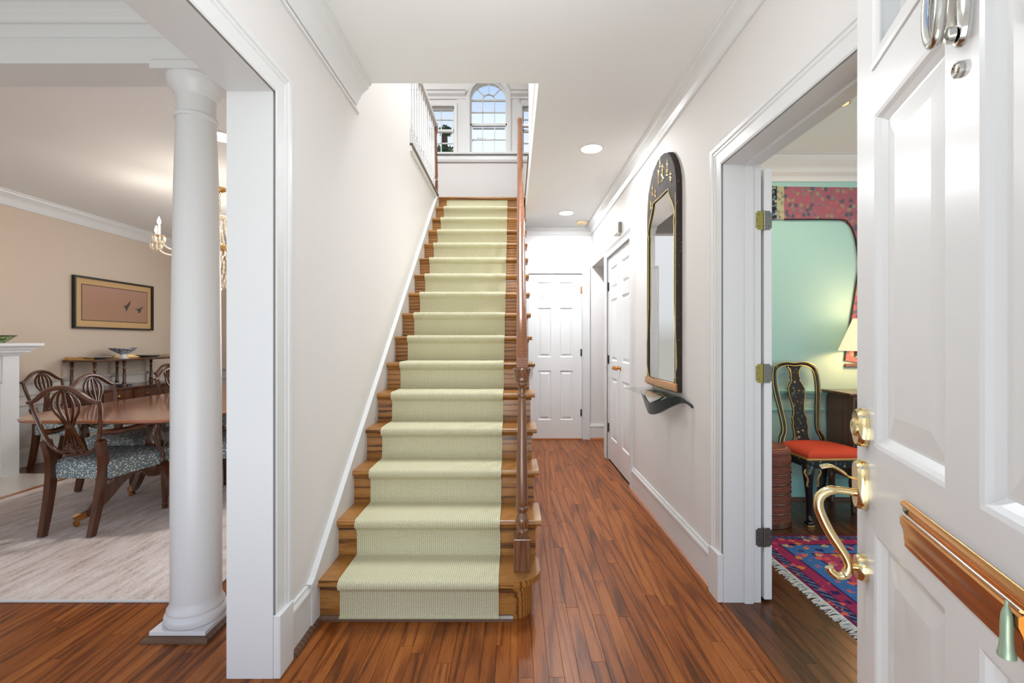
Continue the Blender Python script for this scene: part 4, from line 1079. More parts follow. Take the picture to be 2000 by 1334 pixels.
# ---------------------------------------------------------------- dining room
# fireplace on the left wall
fp = thing('fireplace', 'white fireplace mantel with marble surround against the tan dining room wall', 'fireplace', (XD, 3.4, 0))
b = bm_()       # breast and pilasters (local y from -1.2 to .87)
box(b, .0, .27, .73, .87, 0, 1.12, .002); box(b, .0, .27, -.85, -.71, 0, 1.12, .002); box(b, 0, .26, -.71, .73, .88, 1.12)
for y in (.73, -.71): extr(b, [(0, 0), (.012, .0), (.012, .02), (0, .025)], (.262, y - .02 if y > 0 else y, .02), (1, 0, 0), (0, 1, 0), (0, 0, .85))
obj('chimney_surround', b, 'trim', fp)
b = bm_()
for (dx, z0, z1) in ((.01, 1.12, 1.135), (.03, 1.135, 1.15), (.06, 1.15, 1.175), (.085, 1.175, 1.195), (.105, 1.195, 1.207)): box(b, 0, .27 + dx, -.85 - dx * .75, .87 + dx * .75, z0, z1)
obj('bed_moulding', b, 'trim', fp)
obj('mantel_shelf', box(bm_(), 0, .41, -.95, .965, 1.207, 1.235, .003), 'trim', fp)
b = bm_(); box(b, 0, .245, .55, .73, 0, .88); box(b, 0, .245, -.71, -.53, 0, .88); box(b, 0, .245, -.53, .55, .72, .88); obj('marble_surround', b, 'marble', fp)
obj('firebox', box(bm_(), 0, .06, -.53, .55, .0, .72), 'black_frame', fp)
obj('hearth', box(bm_(), 0, .825, -1.1, .87, 0, .012), 'marble', fp)
b = bm_(); box(b, .827, .872, -1.1, .87, 0, .013); obj('hearth_border', b, 'oak_shoe', fp)
gb = thing('green_bowl', 'green glass bowl standing on the fireplace mantel', 'bowl', (-4.64, 4.09, 1.235))
b = bm_(); lathe(b, [(0, 0), (.05, 0), (.052, .006), (.09, .035), (.128, .068), (.124, .068), (.086, .038), (.05, .012), (0, .01)], seg=32); obj('bowl', b, 'green_glass', gb, 40)
b = bm_(); tube(b, [(.127 * math.cos(a), .127 * math.sin(a), .068) for a in [2 * PI * i / 32 for i in range(32)]], .003, 6, True); obj('rim', b, 'dark_wire', gb, 50)

# rug
b = bm_(); box(b, -4.025, -1.515, 2.19, 6.1, 0, .010); rg_ = tag(obj('area_rug', b, 'streaked_rug'), 'large pale beige streaked rug covering the dining room floor', 'rug')
b = bm_(); box(b, -4.025, -1.5, 2.175, 2.19, 0, .0115, .003); box(b, -1.515, -1.5, 2.19, 6.1, 0, .0115, .003); obj('binding', b, 'rug_binding', rg_)
RZ = .0116

# picture
pc = thing('framed_print', 'black framed print of two flying ducks on the tan wall', 'picture', (XD, 5.605, 1.695))
hw_, hh = .555, .297
b = bm_()
for (y0, y1, z0, z1) in ((-hw_, hw_, hh - .02, hh), (-hw_, hw_, -hh, -hh + .02), (-hw_, -hw_ + .02, -hh + .02, hh - .02), (hw_ - .02, hw_, -hh + .02, hh - .02)): box(b, 0, .04, y0, y1, z0, z1, .002)
obj('frame', b, 'black_frame', pc)
obj('mat_board', box(bm_(), .008, .014, -hw_ + .02, hw_ - .02, -hh + .02, hh - .02), 'mat_board', pc)
obj('print_border', box(bm_(), .014, .0152, -.455, .475, -.205, .212), 'print_line', pc)
obj('print', box(bm_(), .0152, .0162, -.447, .467, -.197, .204), 'print_paper', pc)
for (y, z, s, fl) in ((.16, -.005, 1.1, 0), (.34, -.025, 1.0, 1)):
    q = [(-.055, .0), (-.02, .012), (.0, .03), (.03, .062), (.045, .075), (.035, .03), (.02, .005), (.0, -.03), (-.02, -.06), (-.026, -.02)] if not fl else [(-.08, .012), (-.03, .0), (.0, .01), (.04, .03), (.07, .035), (.03, .0), (.02, -.045), (-.01, -.05), (-.02, -.02), (-.05, -.005)]
    obj('bird', ribbon(bm_(), [(.0163, y + a * s, z + c * s) for a, c in q], .0006, (1, 0, 0)), 'bird', pc)
obj('glazing', box(bm_(), .022, .0235, -hw_ + .02, hw_ - .02, -hh + .02, hh - .02), 'picture_glass', pc)

# shield-back chairs: local +y is the front
def lean(z): return -.215 - max(0, z - .46) * .2
def make_chair(arms):
    r = thing('dining_armchair' if arms else 'dining_chair', 'x', 'chair')
    b = bm_(); wf, wb = .265, .20        # upholstered seat
    ol = [(-wb, -.2), (wb, -.2), (wf, .24), (.14, .262), (-.14, .262), (-wf, .24)]
    lv = [(0, .345), (.004, .355), (.004, .43), (-.012, .452), (-.05, .466), (-.13, .474)]
    rgs = []
    for d, z in lv:
        k = 1 + d / .24
        rgs.append([b.verts.new((x * k, .03 + (y - .03) * k, z)) for x, y in ol])
    for A, B in zip(rgs, rgs[1:]):
        for i in range(6):
            j = (i + 1) % 6; b.faces.new((A[i], A[j], B[j], B[i]))
    b.faces.new(rgs[0][::-1]); b.faces.new(rgs[-1])
    bmesh.ops.subdivide_edges(b, edges=b.edges[:], cuts=1, use_grid_fill=True)
    obj('seat', b, 'dotted_fabric', r, 50)
    for sx in (-1, 1):       # back legs run up into the stiles
        b = bm_(); pts = [(sx * .155, -.285, 0), (sx * .158, -.262, .10), (sx * .162, -.235, .24), (sx * .168, -.216, .38), (sx * .172, lean(.5) + .004, .5), (sx * .176, lean(.6), .60)]
        tube(b, spline(pts, 4), [.0155 + .0035 * min(1, i / 10) for i in range(21)], 4, flat=(1, 1.25), up=(0, 1, 0), square=True)
        obj('leg', b, 'mahogany', r, 30)
        b = bm_(); t = .24
        rg2 = []
        for k, z in ((.013, 0), (.014, .035), (.0125, .04), (.021, .36)):
            rg2.append([b.verts.new((sx * .242 + a, .215 + c, z)) for a, c in ((-k, -k), (k, -k), (k, k), (-k, k))])
        for A, B in zip(rg2, rg2[1:]):
            for i in range(4):
                j = (i + 1) % 4; b.faces.new((A[i], A[j], B[j], B[i]))
        b.faces.new(rg2[0][::-1]); b.faces.new(rg2[-1]); obj('leg', b, 'mahogany', r)
    if not arms:
        b = bm_(); box(b, -.17, .17, -.228, -.205, .345, .42); obj('seat_rail', b, 'mahogany', r)
    # shield outline
    b = bm_()
    half = [(0, .948), (.05, .942), (.10, .922), (.145, .890), (.185, .863), (.222, .852)]
    crest = [(-x, lean(z) - .012, z) for x, z in half[::-1]] + [(x, lean(z) - .012, z) for x, z in half[1:]]
    n_ = len(spline(crest, 4)); tube(b, spline(crest, 4), [.013 + .006 * math.sin(PI * i / (n_ - 1)) for i in range(n_)], 10, flat=(.85, 1.2), up=(0, 1, 0))
    side = [(.216, .853), (.212, .80), (.20, .73), (.18, .65), (.158, .585), (.12, .538), (.06, .513), (0, .507)]
    sd_ = [(x, lean(z), z) for x, z in side] + [(-x, lean(z), z) for x, z in side[::-1][1:]]
    tube(b, spline(sd_, 4), .0125, 8, flat=(.85, 1.2), up=(0, 1, 0)); obj('back_frame', b, 'mahogany', r, 50)
    # splat: five ribs, pinched at a rosette, over a fan
    b = bm_()
    for i, (tx, m1, m2) in enumerate(((.0, .0, .0), (.006, .046, .044), (.014, .085, .08))):
        for sx in ((1,) if i == 0 else (-1, 1)):
            zt = .93 - tx * .15
            if i == 0: pts = [(0, .935), (0, .88), (0, .82), (0, .74), (0, .70)]
            else: pts = [(sx * tx, zt), (sx * m1 * .62, .905), (sx * m1, .855), (sx * m2, .80), (sx * m2 * .55, .745), (sx * .014 * i, .71), (sx * .011 * i, .695)]
            tube(b, spline([(x, lean(z) - .002, z) for x, z in pts], 4), .0075, 6, flat=(.8, 1.3), up=(0, 1, 0))
            lo = [(sx * .008 * i, .70), (sx * .013 * i, .66), (sx * .022 * i, .61), (sx * .03 * i, .565), (sx * .034 * i, .54)]
            tube(b, spline([(x, lean(z) - .002, z) for x, z in lo], 3), .0075, 6, flat=(.8, 1.3), up=(0, 1, 0))
    obj('splat', b, 'mahogany', r, 50)
    b = bm_(); lathe(b, [(0, .01), (.02, .008), (.026, 0), (.02, -.008), (0, -.01)], (0, lean(.7) - .002, .70), 14, Matrix.Rotation(PI / 2, 4, 'X')); obj('rosette', b, 'mahogany', r, 40)
    b = bm_()
    for k in range(9):
        a = PI * (k + .5) / 9
        tube(b, [(.018 * math.cos(a), lean(.53) - .004, .522 + .018 * math.sin(a)), (.068 * math.cos(a), lean(.57) - .004, .522 + .062 * math.sin(a))], [.004, .009], 6)
    lathe(b, [(0, .012), (.02, .009), (.024, 0), (.02, -.009), (0, -.012)], (0, lean(.53) - .003, .524), 14, Matrix.Rotation(PI / 2, 4, 'X'))
    obj('fan_carving', b, 'mahogany', r, 40)
    if arms:
        for sx in (-1, 1):
            b = bm_(); pts = [(sx * .188, lean(.655), .655), (sx * .21, -.14, .645), (sx * .25, -.02, .655), (sx * .272, .06, .672), (sx * .275, .1, .668), (sx * .27, .105, .63), (sx * .262, .09, .57), (sx * .268, .12, .48), (sx * .278, .15, .42), (sx * .277, .15, .37)]
            s_ = spline(pts, 5); tube(b, s_, [.0135 + (.004 if i < 20 else 0) for i in range(len(s_))], 8, flat=(1.1, .9), up=(0, 0, 1) if False else (1, 0, 0)); obj('arm', b, 'mahogany', r, 50)
    return r
GRP = 'shield-back chairs around the dining table'
ac = make_chair(True); ac.location = (-2.83, 3.17, RZ); ac.rotation_euler = (0, 0, 0); tag(ac, 'mahogany shield-back armchair with dotted slate seat at the near end of the dining table', 'chair', GRP)
c1 = make_chair(False)
spots = [(-4.44, 4.62, -PI / 2 + .12, 0.0, 'shield-back side chair standing by the tan wall behind the fireplace corner'),
         (-3.32, 3.93, -PI / 2 + .05, RZ, 'shield-back chair on the far side of the dining table, in front of the sideboard columns'),
         (-3.34, 4.85, -PI / 2, RZ, 'shield-back chair at the far side of the table, half hidden by the white column'),
         (-3.99, 5.68, -PI / 2, RZ, 'shield-back side chair in front of the sideboard, mostly hidden by the white column'),
         (-2.27, 3.7, PI / 2, RZ, 'shield-back side chair seen through the gap between column and white jamb')]
for i, (x, y, rz, z, lb) in enumerate(spots):
    o = c1 if i == 0 else copy_tree(c1)
    o.location = (x, y, z); o.rotation_euler = (0, 0, rz); tag(o, lb, 'chair', GRP)

# table
tx, ty = -2.78, 4.36
tb = thing('dining_table', 'polished mahogany pedestal dining table with rounded corners on the beige rug', 'table', (tx, ty, RZ))
hx, hy, rc = .66, 1.39, .34
def rrect(k=0.0):
    out = []
    for cx_, cy_, a in ((hx - rc, hy - rc, 0), (-hx + rc, hy - rc, PI / 2), (-hx + rc, -hy + rc, PI), (hx - rc, -hy + rc, 3 * PI / 2)):
        for i in range(13):
            t = a + PI / 2 * i / 12
            out.append((cx_ + (rc - k) * math.cos(t), cy_ + (rc - k) * math.sin(t)))
    return out
b = bm_(); rgs = []
TT = .735 - RZ
for k, z in ((.012, TT - .026), (.0, TT - .02), (-.003, TT - .012), (0, TT - .004), (.006, TT)): rgs.append([b.verts.new((x, y, z)) for x, y in rrect(k)])
n_ = len(rgs[0])
for A, B in zip(rgs, rgs[1:]):
    for i in range(n_):
        j = (i + 1) % n_; b.faces.new((A[i], A[j], B[j], B[i]))
b.faces.new(rgs[0][::-1]); b.faces.new(rgs[-1]); obj('table_top', b, 'mahogany_top', tb, 30)
b = bm_()
for y in (-.9, .9): box(b, -.3, .3, y - .25, y + .25, TT - .07, TT - .026)
box(b, -.03, .03, -1.1, 1.1, TT - .06, TT - .026); obj('apron', b, 'mahogany', tb)
def pedestal(px, py, a0):
    b = bm_(); lathe(b, [(.11, TT - .07), (.11, TT - .09), (.05, TT - .11), (.042, .56), (.055, .52), (.062, .47), (.045, .43), (.05, .40), (.085, .36), (.095, .33), (.08, .27), (.05, .24), (0, .23)], (px, py, 0), 24); obj('pedestal', b, 'mahogany', tb, 40)
    for k in range(4):
        a = a0 + k * PI / 2; d = V((math.cos(a), math.sin(a), 0)); c0 = V((px, py, 0))
        pts = [c0 + d * .06 + V((0, 0, .33)), c0 + d * .13 + V((0, 0, .325)), c0 + d * .21 + V((0, 0, .26)), c0 + d * .29 + V((0, 0, .16)), c0 + d * .36 + V((0, 0, .09)), c0 + d * .415 + V((0, 0, .062))]
        b = bm_(); s_ = spline(pts, 5); tube(b, s_, [.032 - .013 * i / (len(s_) - 1) for i in range(len(s_))], 4, flat=(.8, 1.25), square=True); lg = obj('leg', b, 'mahogany', tb, 30)
        b = bm_(); tube(b, [c0 + d * .395 + V((0, 0, .068)), c0 + d * .455 + V((0, 0, .052))], [.023, .019], 4, square=True); obj('brass_cap', b, 'brass_warm', lg)
        b = bm_(); lathe(b, [(.0, -.008), (.018, -.008), (.018, .008), (0, .008)], c0 + d * .44 + V((0, 0, .018)), 14, Matrix.Rotation(a, 4, 'Z') @ Matrix.Rotation(PI / 2, 4, 'X')); obj('caster', b, 'brass_warm', lg, 40)
pedestal(-2.69 - tx, 3.42 - ty, math.atan2(-.36, -.22)); pedestal(0.09, .95, math.atan2(-.36, -.22))

# two-tier sideboard
sx0, sy0 = XD + .012, 4.93
sb = thing('sideboard', 'dark two-tier sideboard with turned columns and brass gallery along the tan wall', 'sideboard', (sx0, sy0, 0))
ln = 1.26
obj('top_shelf', box(bm_(), .0, .36, 0, ln, 1.025, 1.047, .006, 2), 'mahogany', sb)
b = bm_(); box(b, 0, .42, 0, ln, .695, .72, .005); obj('lower_top', b, 'mahogany', sb)
obj('body', box(bm_(), .01, .40, .02, ln - .02, .55, .695, .004), 'mahogany', sb)
for k in range(3): 
    y0 = .05 + k * .4
    dr = obj('drawer', box(bm_(), .40, .412, y0, y0 + .36, .57, .68, .003), 'mahogany', sb)
    b = bm_(); lathe(b, [(.012, 0), (.008, .01), (.014, .02), (0, .024)], (.412, y0 + .18, .625), 12, Matrix.Rotation(PI / 2, 4, 'Y')); obj('knob', b, 'brass_warm', dr, 40)
CP = [(.026, .0), (.026, .02), (.02, .03), (.026, .045), (.018, .06), (.0175, .14), (.014, .2), (.02, .21), (.014, .22), (.014, .25), (.022, .262), (.015, .274), (.023, .288), (.018, .3), (.024, .305)]
for (x, y) in ((.06, .05), (.31, .05), (.06, 1.14), (.31, 1.17), (.31, .43), (.06, .62)):
    b = bm_(); lathe(b, [(r * .9, .72 + z) for r, z in CP], (x, y, 0), 14); obj('column', b, 'mahogany', sb, 40)
for (x, y) in ((.04, .05), (.37, .05), (.04, ln - .05), (.37, ln - .05)):
    b = bm_(); lathe(b, [(.014, 0), (.018, .02), (.013, .04), (.022, .3), (.026, .45), (.02, .5), (.026, .55)], (x, y, 0), 14); obj('leg', b, 'mahogany', sb, 40)
b = bm_()
nn = 60
for i in range(nn):      # pierced brass gallery: small diamonds along the back and ends
    y = .02 + (ln - .04) * i / nn
    for dz in (0.006, .022):
        t = bm_(); lathe(t, [(.0, -.0085), (.010, 0), (0, .0085)], (.012, y + (.01 if dz > .01 else 0), 1.049 + dz), 4, Matrix.Diagonal((.3, 1, 1, 1))); merge(b, t)
for i in range(17):
    x = .015 + .33 * i / 17
    for dz in (0.006, .022):
        for y in (.012, ln - .012):
            t = bm_(); lathe(t, [(.0, -.0085), (.010, 0), (0, .0085)], (x + (.01 if dz > .01 else 0), y, 1.049 + dz), 4, Matrix.Diagonal((1, .3, 1, 1))); merge(b, t)
box(b, .009, .015, .01, ln - .01, 1.046, 1.051); box(b, .009, .35, .009, .015, 1.046, 1.051)
obj('brass_gallery', b, 'brass', sb); sb.children[-1]['kind'] = 'stuff'
fb = thing('footed_bowl', 'blue and white boat-shaped footed bowl on top of the sideboard', 'bowl', (sx0 + .19, sy0 + .555, 1.047))
b = bm_(); lathe(b, [(0, 0), (.055, 0), (.055, .006), (.03, .02), (.024, .04), (.034, .055), (0, .056)], seg=24); obj('foot', b, 'porcelain', fb, 40)
b = bm_(); n_ = 36; rgs = []
for r, z in ((.03, .052), (.08, .068), (.13, .092), (.17, .115), (.165, .117), (.125, .096), (.075, .074), (.0, .064)):
    rgs.append([b.verts.new((r * .62 * math.cos(a), r * math.sin(a), z + .022 * (r / .17) ** 2 * abs(math.sin(a)) - .012 * (r / .17) ** 2)) for a in [2 * PI * i / n_ for i in range(n_)]])
for A, B in zip(rgs, rgs[1:]):
    for i in range(n_):
        j = (i + 1) % n_; b.faces.new((A[i], A[j], B[j], B[i]))
obj('bowl', b, 'blue_white', fb, 40)
def dish(x, y, z, r, label, mt, name='serving_dish'):
    t = thing(name, label, 'dish', (x, y, z), group='dishes on the sideboard')
    b = bm_(); lathe(b, [(0, 0), (r * .6, 0), (r * .62, .006), (r * .9, .024), (r, .03), (r * .985, .033), (r * .88, .028), (r * .6, .012), (0, .01)], seg=32); obj('dish', b, mt, t, 40)
    b = bm_(); tube(b, [(r * math.cos(a), r * math.sin(a), .031) for a in [2 * PI * i / 32 for i in range(32)]], .002, 6, True); obj('rim', b, 'plastic_white', t, 50)
plain('pewter', (150, 146, 144), 0.3, 0.3)
dish(sx0 + .2, sy0 + .18, 1.047, .14, 'shallow pewter dish on the near end of the sideboard top shelf', 'pewter')
dish(sx0 + .2, sy0 + .93, 1.047, .135, 'shallow pewter dish on the far part of the sideboard top shelf', 'pewter')
dish(sx0 + .22, sy0 + .52, .72, .12, 'pale flowered dish on the lower tier of the sideboard', 'blue_white')

# chandelier
ch_ = thing('chandelier', 'crystal candle-arm chandelier hanging over the dining table beside the column', 'chandelier', (-2.78, 4.31, 0))
b = bm_(); lathe(b, [(.0, 2.70), (.06, 2.70), (.055, 2.68), (.02, 2.66), (0, 2.655)], seg=20); obj('ceiling_canopy', b, 'brass', ch_, 40)
b = bm_()
for i in range(6):
    z = 2.65 - i * .036
    tube(b, [(.0 if i % 2 else .011 * math.cos(a), .011 * math.cos(a) if i % 2 else 0, z - .02 + .022 * math.sin(a)) for a in [2 * PI * k / 12 for k in range(12)]], .003, 5, True)
obj('chain', b, 'brass', ch_, 50)
b = bm_(); lathe(b, [(0, 2.46), (.01, 2.45), (.012, 2.40), (.03, 2.38), (.012, 2.34), (.01, 2.2), (.04, 2.14), (.05, 2.08), (.02, 2.03), (.012, 1.95), (0, 1.9)], seg=16); obj('stem', b, 'crystal', ch_, 40)
b = bm_(); lathe(b, [(.05, 2.445), (.09, 2.43), (.085, 2.42), (.045, 2.43)], seg=20)
for k in range(20):
    a = 2 * PI * k / 20; lathe(b, [(0, -.03), (.007, -.012), (0, .0)], (.085 * math.cos(a), .085 * math.sin(a), 2.42), 5)
obj('crown', b, 'crystal', ch_)
b = bm_()
for k in range(16):       # bead swags from the crown to the ring
    a = 2 * PI * k / 16
    for i in range(15):
        t = i / 14; r = .075 + (.20 - .075) * t ** 2.2; z = 2.42 - .30 * t
        lathe(b, [(0, -.011), (.0105, 0), (0, .011)], (r * math.cos(a), r * math.sin(a), z), 5)
obj('bead_swags', b, 'crystal', ch_); ch_.children[-1]['kind'] = 'stuff'
b = bm_(); lathe(b, [(.215, 2.13), (.225, 2.12), (.225, 2.09), (.215, 2.085), (.205, 2.1)], seg=32); obj('ring', b, 'brass', ch_, 40)
b = bm_()
for j, (r, z) in enumerate(((.215, 2.07), (.21, 2.03), (.2, 1.99), (.185, 1.95), (.165, 1.91), (.14, 1.87), (.11, 1.83), (.07, 1.80))):
    m = int(r * 190)
    for k in range(m):
        a = 2 * PI * (k + .5 * (j % 2)) / m
        lathe(b, [(0, -.05), (.0095, -.022), (.006, .0), (0, .004)], (r * math.cos(a), r * math.sin(a), z), 5)
lathe(b, [(0, 1.715), (.02, 1.735), (.02, 1.755), (0, 1.77)], seg=12)
obj('crystal_basket', b, 'crystal', ch_); ch_.children[-1]['kind'] = 'stuff'
for k in range(8):
    a = 2 * PI * k / 8 + .32; d = V((math.cos(a), math.sin(a), 0))
    b = bm_(); tube(b, spline([d * .21 + V((0, 0, 2.1)), d * .3 + V((0, 0, 2.05)), d * .42 + V((0, 0, 2.05)), d * .49 + V((0, 0, 2.1)), d * .5 + V((0, 0, 2.135))], 5), .008, 7); ar = obj('arm', b, 'crystal', ch_, 50)
    b = bm_(); lathe(b, [(0, 2.13), (.03, 2.14), (.045, 2.15), (.03, 2.15), (.012, 2.145), (0, 2.145)], d * .5, 16); obj('drip_pan', b, 'crystal', ar, 40)
    b = bm_(); lathe(b, [(.011, 2.145), (.011, 2.24), (0, 2.242)], d * .5, 10); obj('candle', b, 'candle_ivory', ar, 40)
    b = bm_(); lathe(b, [(0, 2.24), (.012, 2.255), (.013, 2.27), (.006, 2.295), (0, 2.31)], d * .5, 10); obj('bulb', b, 'bulb', ar, 40)
    b = bm_()
    for q in range(8):
        a2 = 2 * PI * q / 8
        lathe(b, [(0, -.05), (.009, -.022), (.005, 0), (0, .004)], d * .5 + V((.042 * math.cos(a2), .042 * math.sin(a2), 2.14)), 5)
        lathe(b, [(0, -.012), (.008, 0), (0, .012)], d * .5 + V((.03 * math.cos(a2), .03 * math.sin(a2), 2.09)), 5)
    obj('crystal_drops', b, 'crystal', ar)
    if k % 2 == 0: point('candle_light', V((-2.78, 4.31, 0)) + d * .5 + V((0, 0, 2.33)), 2.8, (1, .93, .82), .02)

# ---------------------------------------------------------------- teal room
rg2 = thing('oriental_rug', 'blue and crimson patterned oriental rug with white fringe on the dark office floor', 'rug', (1.497, 2.915, 0))
obj('pile', box(bm_(), 0, 2.3, -2.4, 0, 0, .009), 'oriental_rug', rg2)
b = bm_()
for i in range(620):
    y = -2.4 + 2.4 * i / 620; l_ = RND.uniform(.04, .066); a = RND.uniform(-.5, .5); wd = .0022
    z = .008
    p0, p1, p2 = V((0, y, .006)), V((-l_ * .5, y + a * .012, RND.uniform(.005, .012))), V((-l_, y + a * .035, .002))
    for u, v_ in ((p0, p1), (p1, p2)):
        q = [b.verts.new(u + V((0, -wd, 0))), b.verts.new(u + V((0, wd, 0))), b.verts.new(v_ + V((0, wd, 0))), b.verts.new(v_ + V((0, -wd, 0)))]
        b.faces.new(q); tp = [b.verts.new(c.co + V((0, 0, -.002))) for c in q]; b.faces.new(tp[::-1])
obj('fringe', b, 'cream_fringe', rg2); rg2.children[-1]['kind'] = 'stuff'

# lacquered side chair, facing the camera (local -y is the front)
qc = thing('lacquer_chair', 'black lacquer vase-back chair with gilt decoration and red seat', 'chair', (2.205, 3.27, 0), .06)
b = bm_(); ol = [(-.245, -.17), (-.2, -.215), (.2, -.215), (.245, -.17), (.185, .19), (-.185, .19)]
def rings(b, ol, lv, c=(0, 0)):
    R_ = []
    for k, z in lv: R_.append([b.verts.new((c[0] + (x - c[0]) * k, c[1] + (y - c[1]) * k, z)) for x, y in ol])
    for A, B in zip(R_, R_[1:]):
        for i in range(len(ol)):
            j = (i + 1) % len(ol); b.faces.new((A[i], A[j], B[j], B[i]))
    b.faces.new(R_[0][::-1]); b.faces.new(R_[-1]); return b
ol2 = spline([V((x, y, 0)) for x, y in ol], 5, True); ol2 = [(p_.x, p_.y) for p_ in ol2]
rings(b, ol2, [(.99, .40), (1.0, .405), (1.0, .455), (.985, .462)]); obj('seat_rail', b, 'lacquer_gilt', qc, 40)
b = bm_(); rings(b, ol2, [(1.008, .452), (1.015, .458), (1.008, .464)]); obj('gilt_edge', b, 'gilt', qc, 40)
b = bm_(); rings(b, ol2, [(.94, .46), (.945, .475), (.9, .492), (.78, .503), (.5, .51)]); obj('seat_cushion', b, 'red_velvet', qc, 60); qc.children[-1]['label'] = 'red velvet cushion'
for sx in (-1, 1):
    b = bm_(); s_ = spline([(sx * .215, -.175, .41), (sx * .232, -.195, .36), (sx * .226, -.19, .29), (sx * .208, -.172, .16), (sx * .203, -.166, .07), (sx * .212, -.178, .035)], 5)
    tube(b, s_, [.042 - .024 * min(1, i / 15) for i in range(len(s_))], 10, up=(0, 1, 0)); box(b, sx * .212 - .022, sx * .212 + .022, -.202, -.154, 0, .036, .008, 2); lg = obj('leg', b, 'lacquer_black', qc, 50)
    for dx in (-1, 1):
        b = bm_(); tube(b, spline([(sx * .215 + dx * .05, -.212, .395), (sx * .215 + dx * .055, -.214, .37), (sx * .215 + dx * .035, -.216, .33), (sx * .215 + dx * .04, -.214, .29), (sx * .215 + dx * .03, -.21, .28)], 4), .006, 6, up=(0, 1, 0)); obj('gilt_scroll', b, 'gilt', lg, 50)
    b = bm_(); box(b, sx * .212 - .023, sx * .212 + .023, -.203, -.153, 0, .014, .003); obj('gilt_foot', b, 'gilt', lg)
    b = bm_(); tube(b, spline([(sx * .165, .225, 0), (sx * .168, .2, .16), (sx * .17, .18, .36), (sx * .172, .18, .46)], 4), .019, 4, square=True, up=(0, 1, 0)); obj('leg', b, 'lacquer_black', qc, 30)
def bk(z): return .185 + max(0, z - .46) * .16
hoop = [(.172, .455), (.160, .52), (.14, .56), (.135, .62), (.15, .74), (.168, .86), (.172, .96), (.158, 1.035), (.115, 1.068), (.06, 1.078), (0, 1.072)]
hp = [(x, bk(z), z) for x, z in hoop] + [(-x, bk(z), z) for x, z in hoop[::-1][1:]]
b = bm_(); tube(b, spline(hp, 5), .021, 8, flat=(.7, 1.0), up=(0, 1, 0)); obj('back_frame', b, 'lacquer_black', qc, 50)
b = bm_(); s_ = spline([(x * .895, y - .0155, z + (.0 if z < 1 else -.012)) for x, y, z in hp], 5); tube(b, s_, .0032, 5, up=(0, 1, 0)); s_ = spline([(x * 1.09, y - .0155, z + (.0 if z < 1 else .012)) for x, y, z in hp], 5); tube(b, s_, .0032, 5, up=(0, 1, 0)); obj('gilt_line', b, 'gilt', qc, 50)
vase = [(.085, .475), (.07, .50), (.058, .52), (.055, .56), (.062, .60), (.055, .635), (.06, .66), (.048, .69), (.042, .72), (.05, .78), (.066, .84), (.066, .89), (.045, .93), (.032, .95), (.04, .965), (.033, .98), (.036, 1.02), (.055, 1.055), (.075, 1.07)]
b = bm_(); A = [(x, z) for x, z in vase] + [(-x, z) for x, z in vase[::-1]]
ribbon(b, [(x, bk(z) - .006, z) for x, z in A], .014, (0, 1, 0)); obj('splat', b, 'lacquer_gilt', qc)
b = bm_()
for sx in (-1, 1): tube(b, [(sx * x * .97, bk(z) - .007, z) for x, z in vase[1:-1]], .0035, 5, up=(0, 1, 0))
obj('gilt_line', b, 'gilt', qc, 50)
obj('shoe', extr(bm_(), [(-.1, .455), (.1, .455), (.08, .485), (-.08, .485)], (0, .165, 0), (1, 0, 0), (0, 0, 1), (0, .04, 0)), 'lacquer_black', qc)

bk_ = thing('wicker_basket', 'tall reddish brown woven basket on the floor left of the lacquer chair', 'basket', (1.75, 3.2, 0))
b = bm_(); pr = [(0, 0), (.165, 0), (.172, .02)]
for i in range(7):
    z = .03 + i * .065
    pr += [(.170, z), (.178, z + .03), (.170, z + .06)]
pr += [(.166, .49)]
lathe(b, pr, seg=40); obj('body', b, 'wicker', bk_, 60)
for i in range(7):
    b = bm_(); tube(b, [(.1745 * math.cos(a), .1745 * math.sin(a), .03 + i * .065) for a in [2 * PI * k / 40 for k in range(40)]], .005, 5, True); obj('band', b, 'walnut', bk_, 50)
b = bm_(); lathe(b, [(.172, .488), (.176, .5), (.165, .52), (.14, .53), (.04, .527), (0, .527)], seg=40); obj('lid', b, 'wicker', bk_, 50)
b = bm_(); lathe(b, [(.168, 0), (.18, .004), (.18, .035), (.172, .04)], seg=40); obj('foot_band', b, 'walnut', bk_, 50)

cm = thing('side_cabinet', 'dark wooden side cabinet against the teal wall right of the lacquer chair', 'cabinet', (2.85, 3.42, 0))
obj('top', box(bm_(), -.42, .42, -.14, .18, .852, .876, .008, 2), 'mahogany', cm)
b = bm_(); box(b, -.375, .375, -.105, .175, .24, .852, .004); obj('body', b, 'walnut', cm)
for k in range(3):
    dr = obj('drawer', box(bm_(), -.35, .35, -.118, -.105, .27 + k * .19, .44 + k * .19, .004), 'walnut', cm)
    b = bm_(); lathe(b, [(.014, 0), (.009, .01), (.016, .02), (0, .026)], (-.2, -.118, .355 + k * .19), 12, Matrix.Rotation(PI / 2, 4, 'X')); obj('knob', b, 'brass_warm', dr, 40)
for sx in (-1, 1):
    for y in (-.08, .145):
        b = bm_(); tube(b, spline([(sx * .35, y, .26), (sx * .365, y - .01, .2), (sx * .35, y, .1), (sx * .36, y - .012, .0)], 4), [.03 - .0012 * i for i in range(13)], 8, up=(0, 1, 0)); obj('leg', b, 'walnut', cm, 50)
tl = thing('table_lamp', 'lit table lamp with pleated cream shade on the side cabinet', 'lamp', (2.66, 3.37, .876))
b = bm_(); lathe(b, [(0, 0), (.07, 0), (.07, .012), (.03, .03), (.05, .08), (.06, .13), (.045, .19), (.018, .22), (.012, .3), (0, .3)], seg=24); obj('base', b, 'blue_white', tl, 40)
b = bm_(); n_ = 72; A, B = [], []
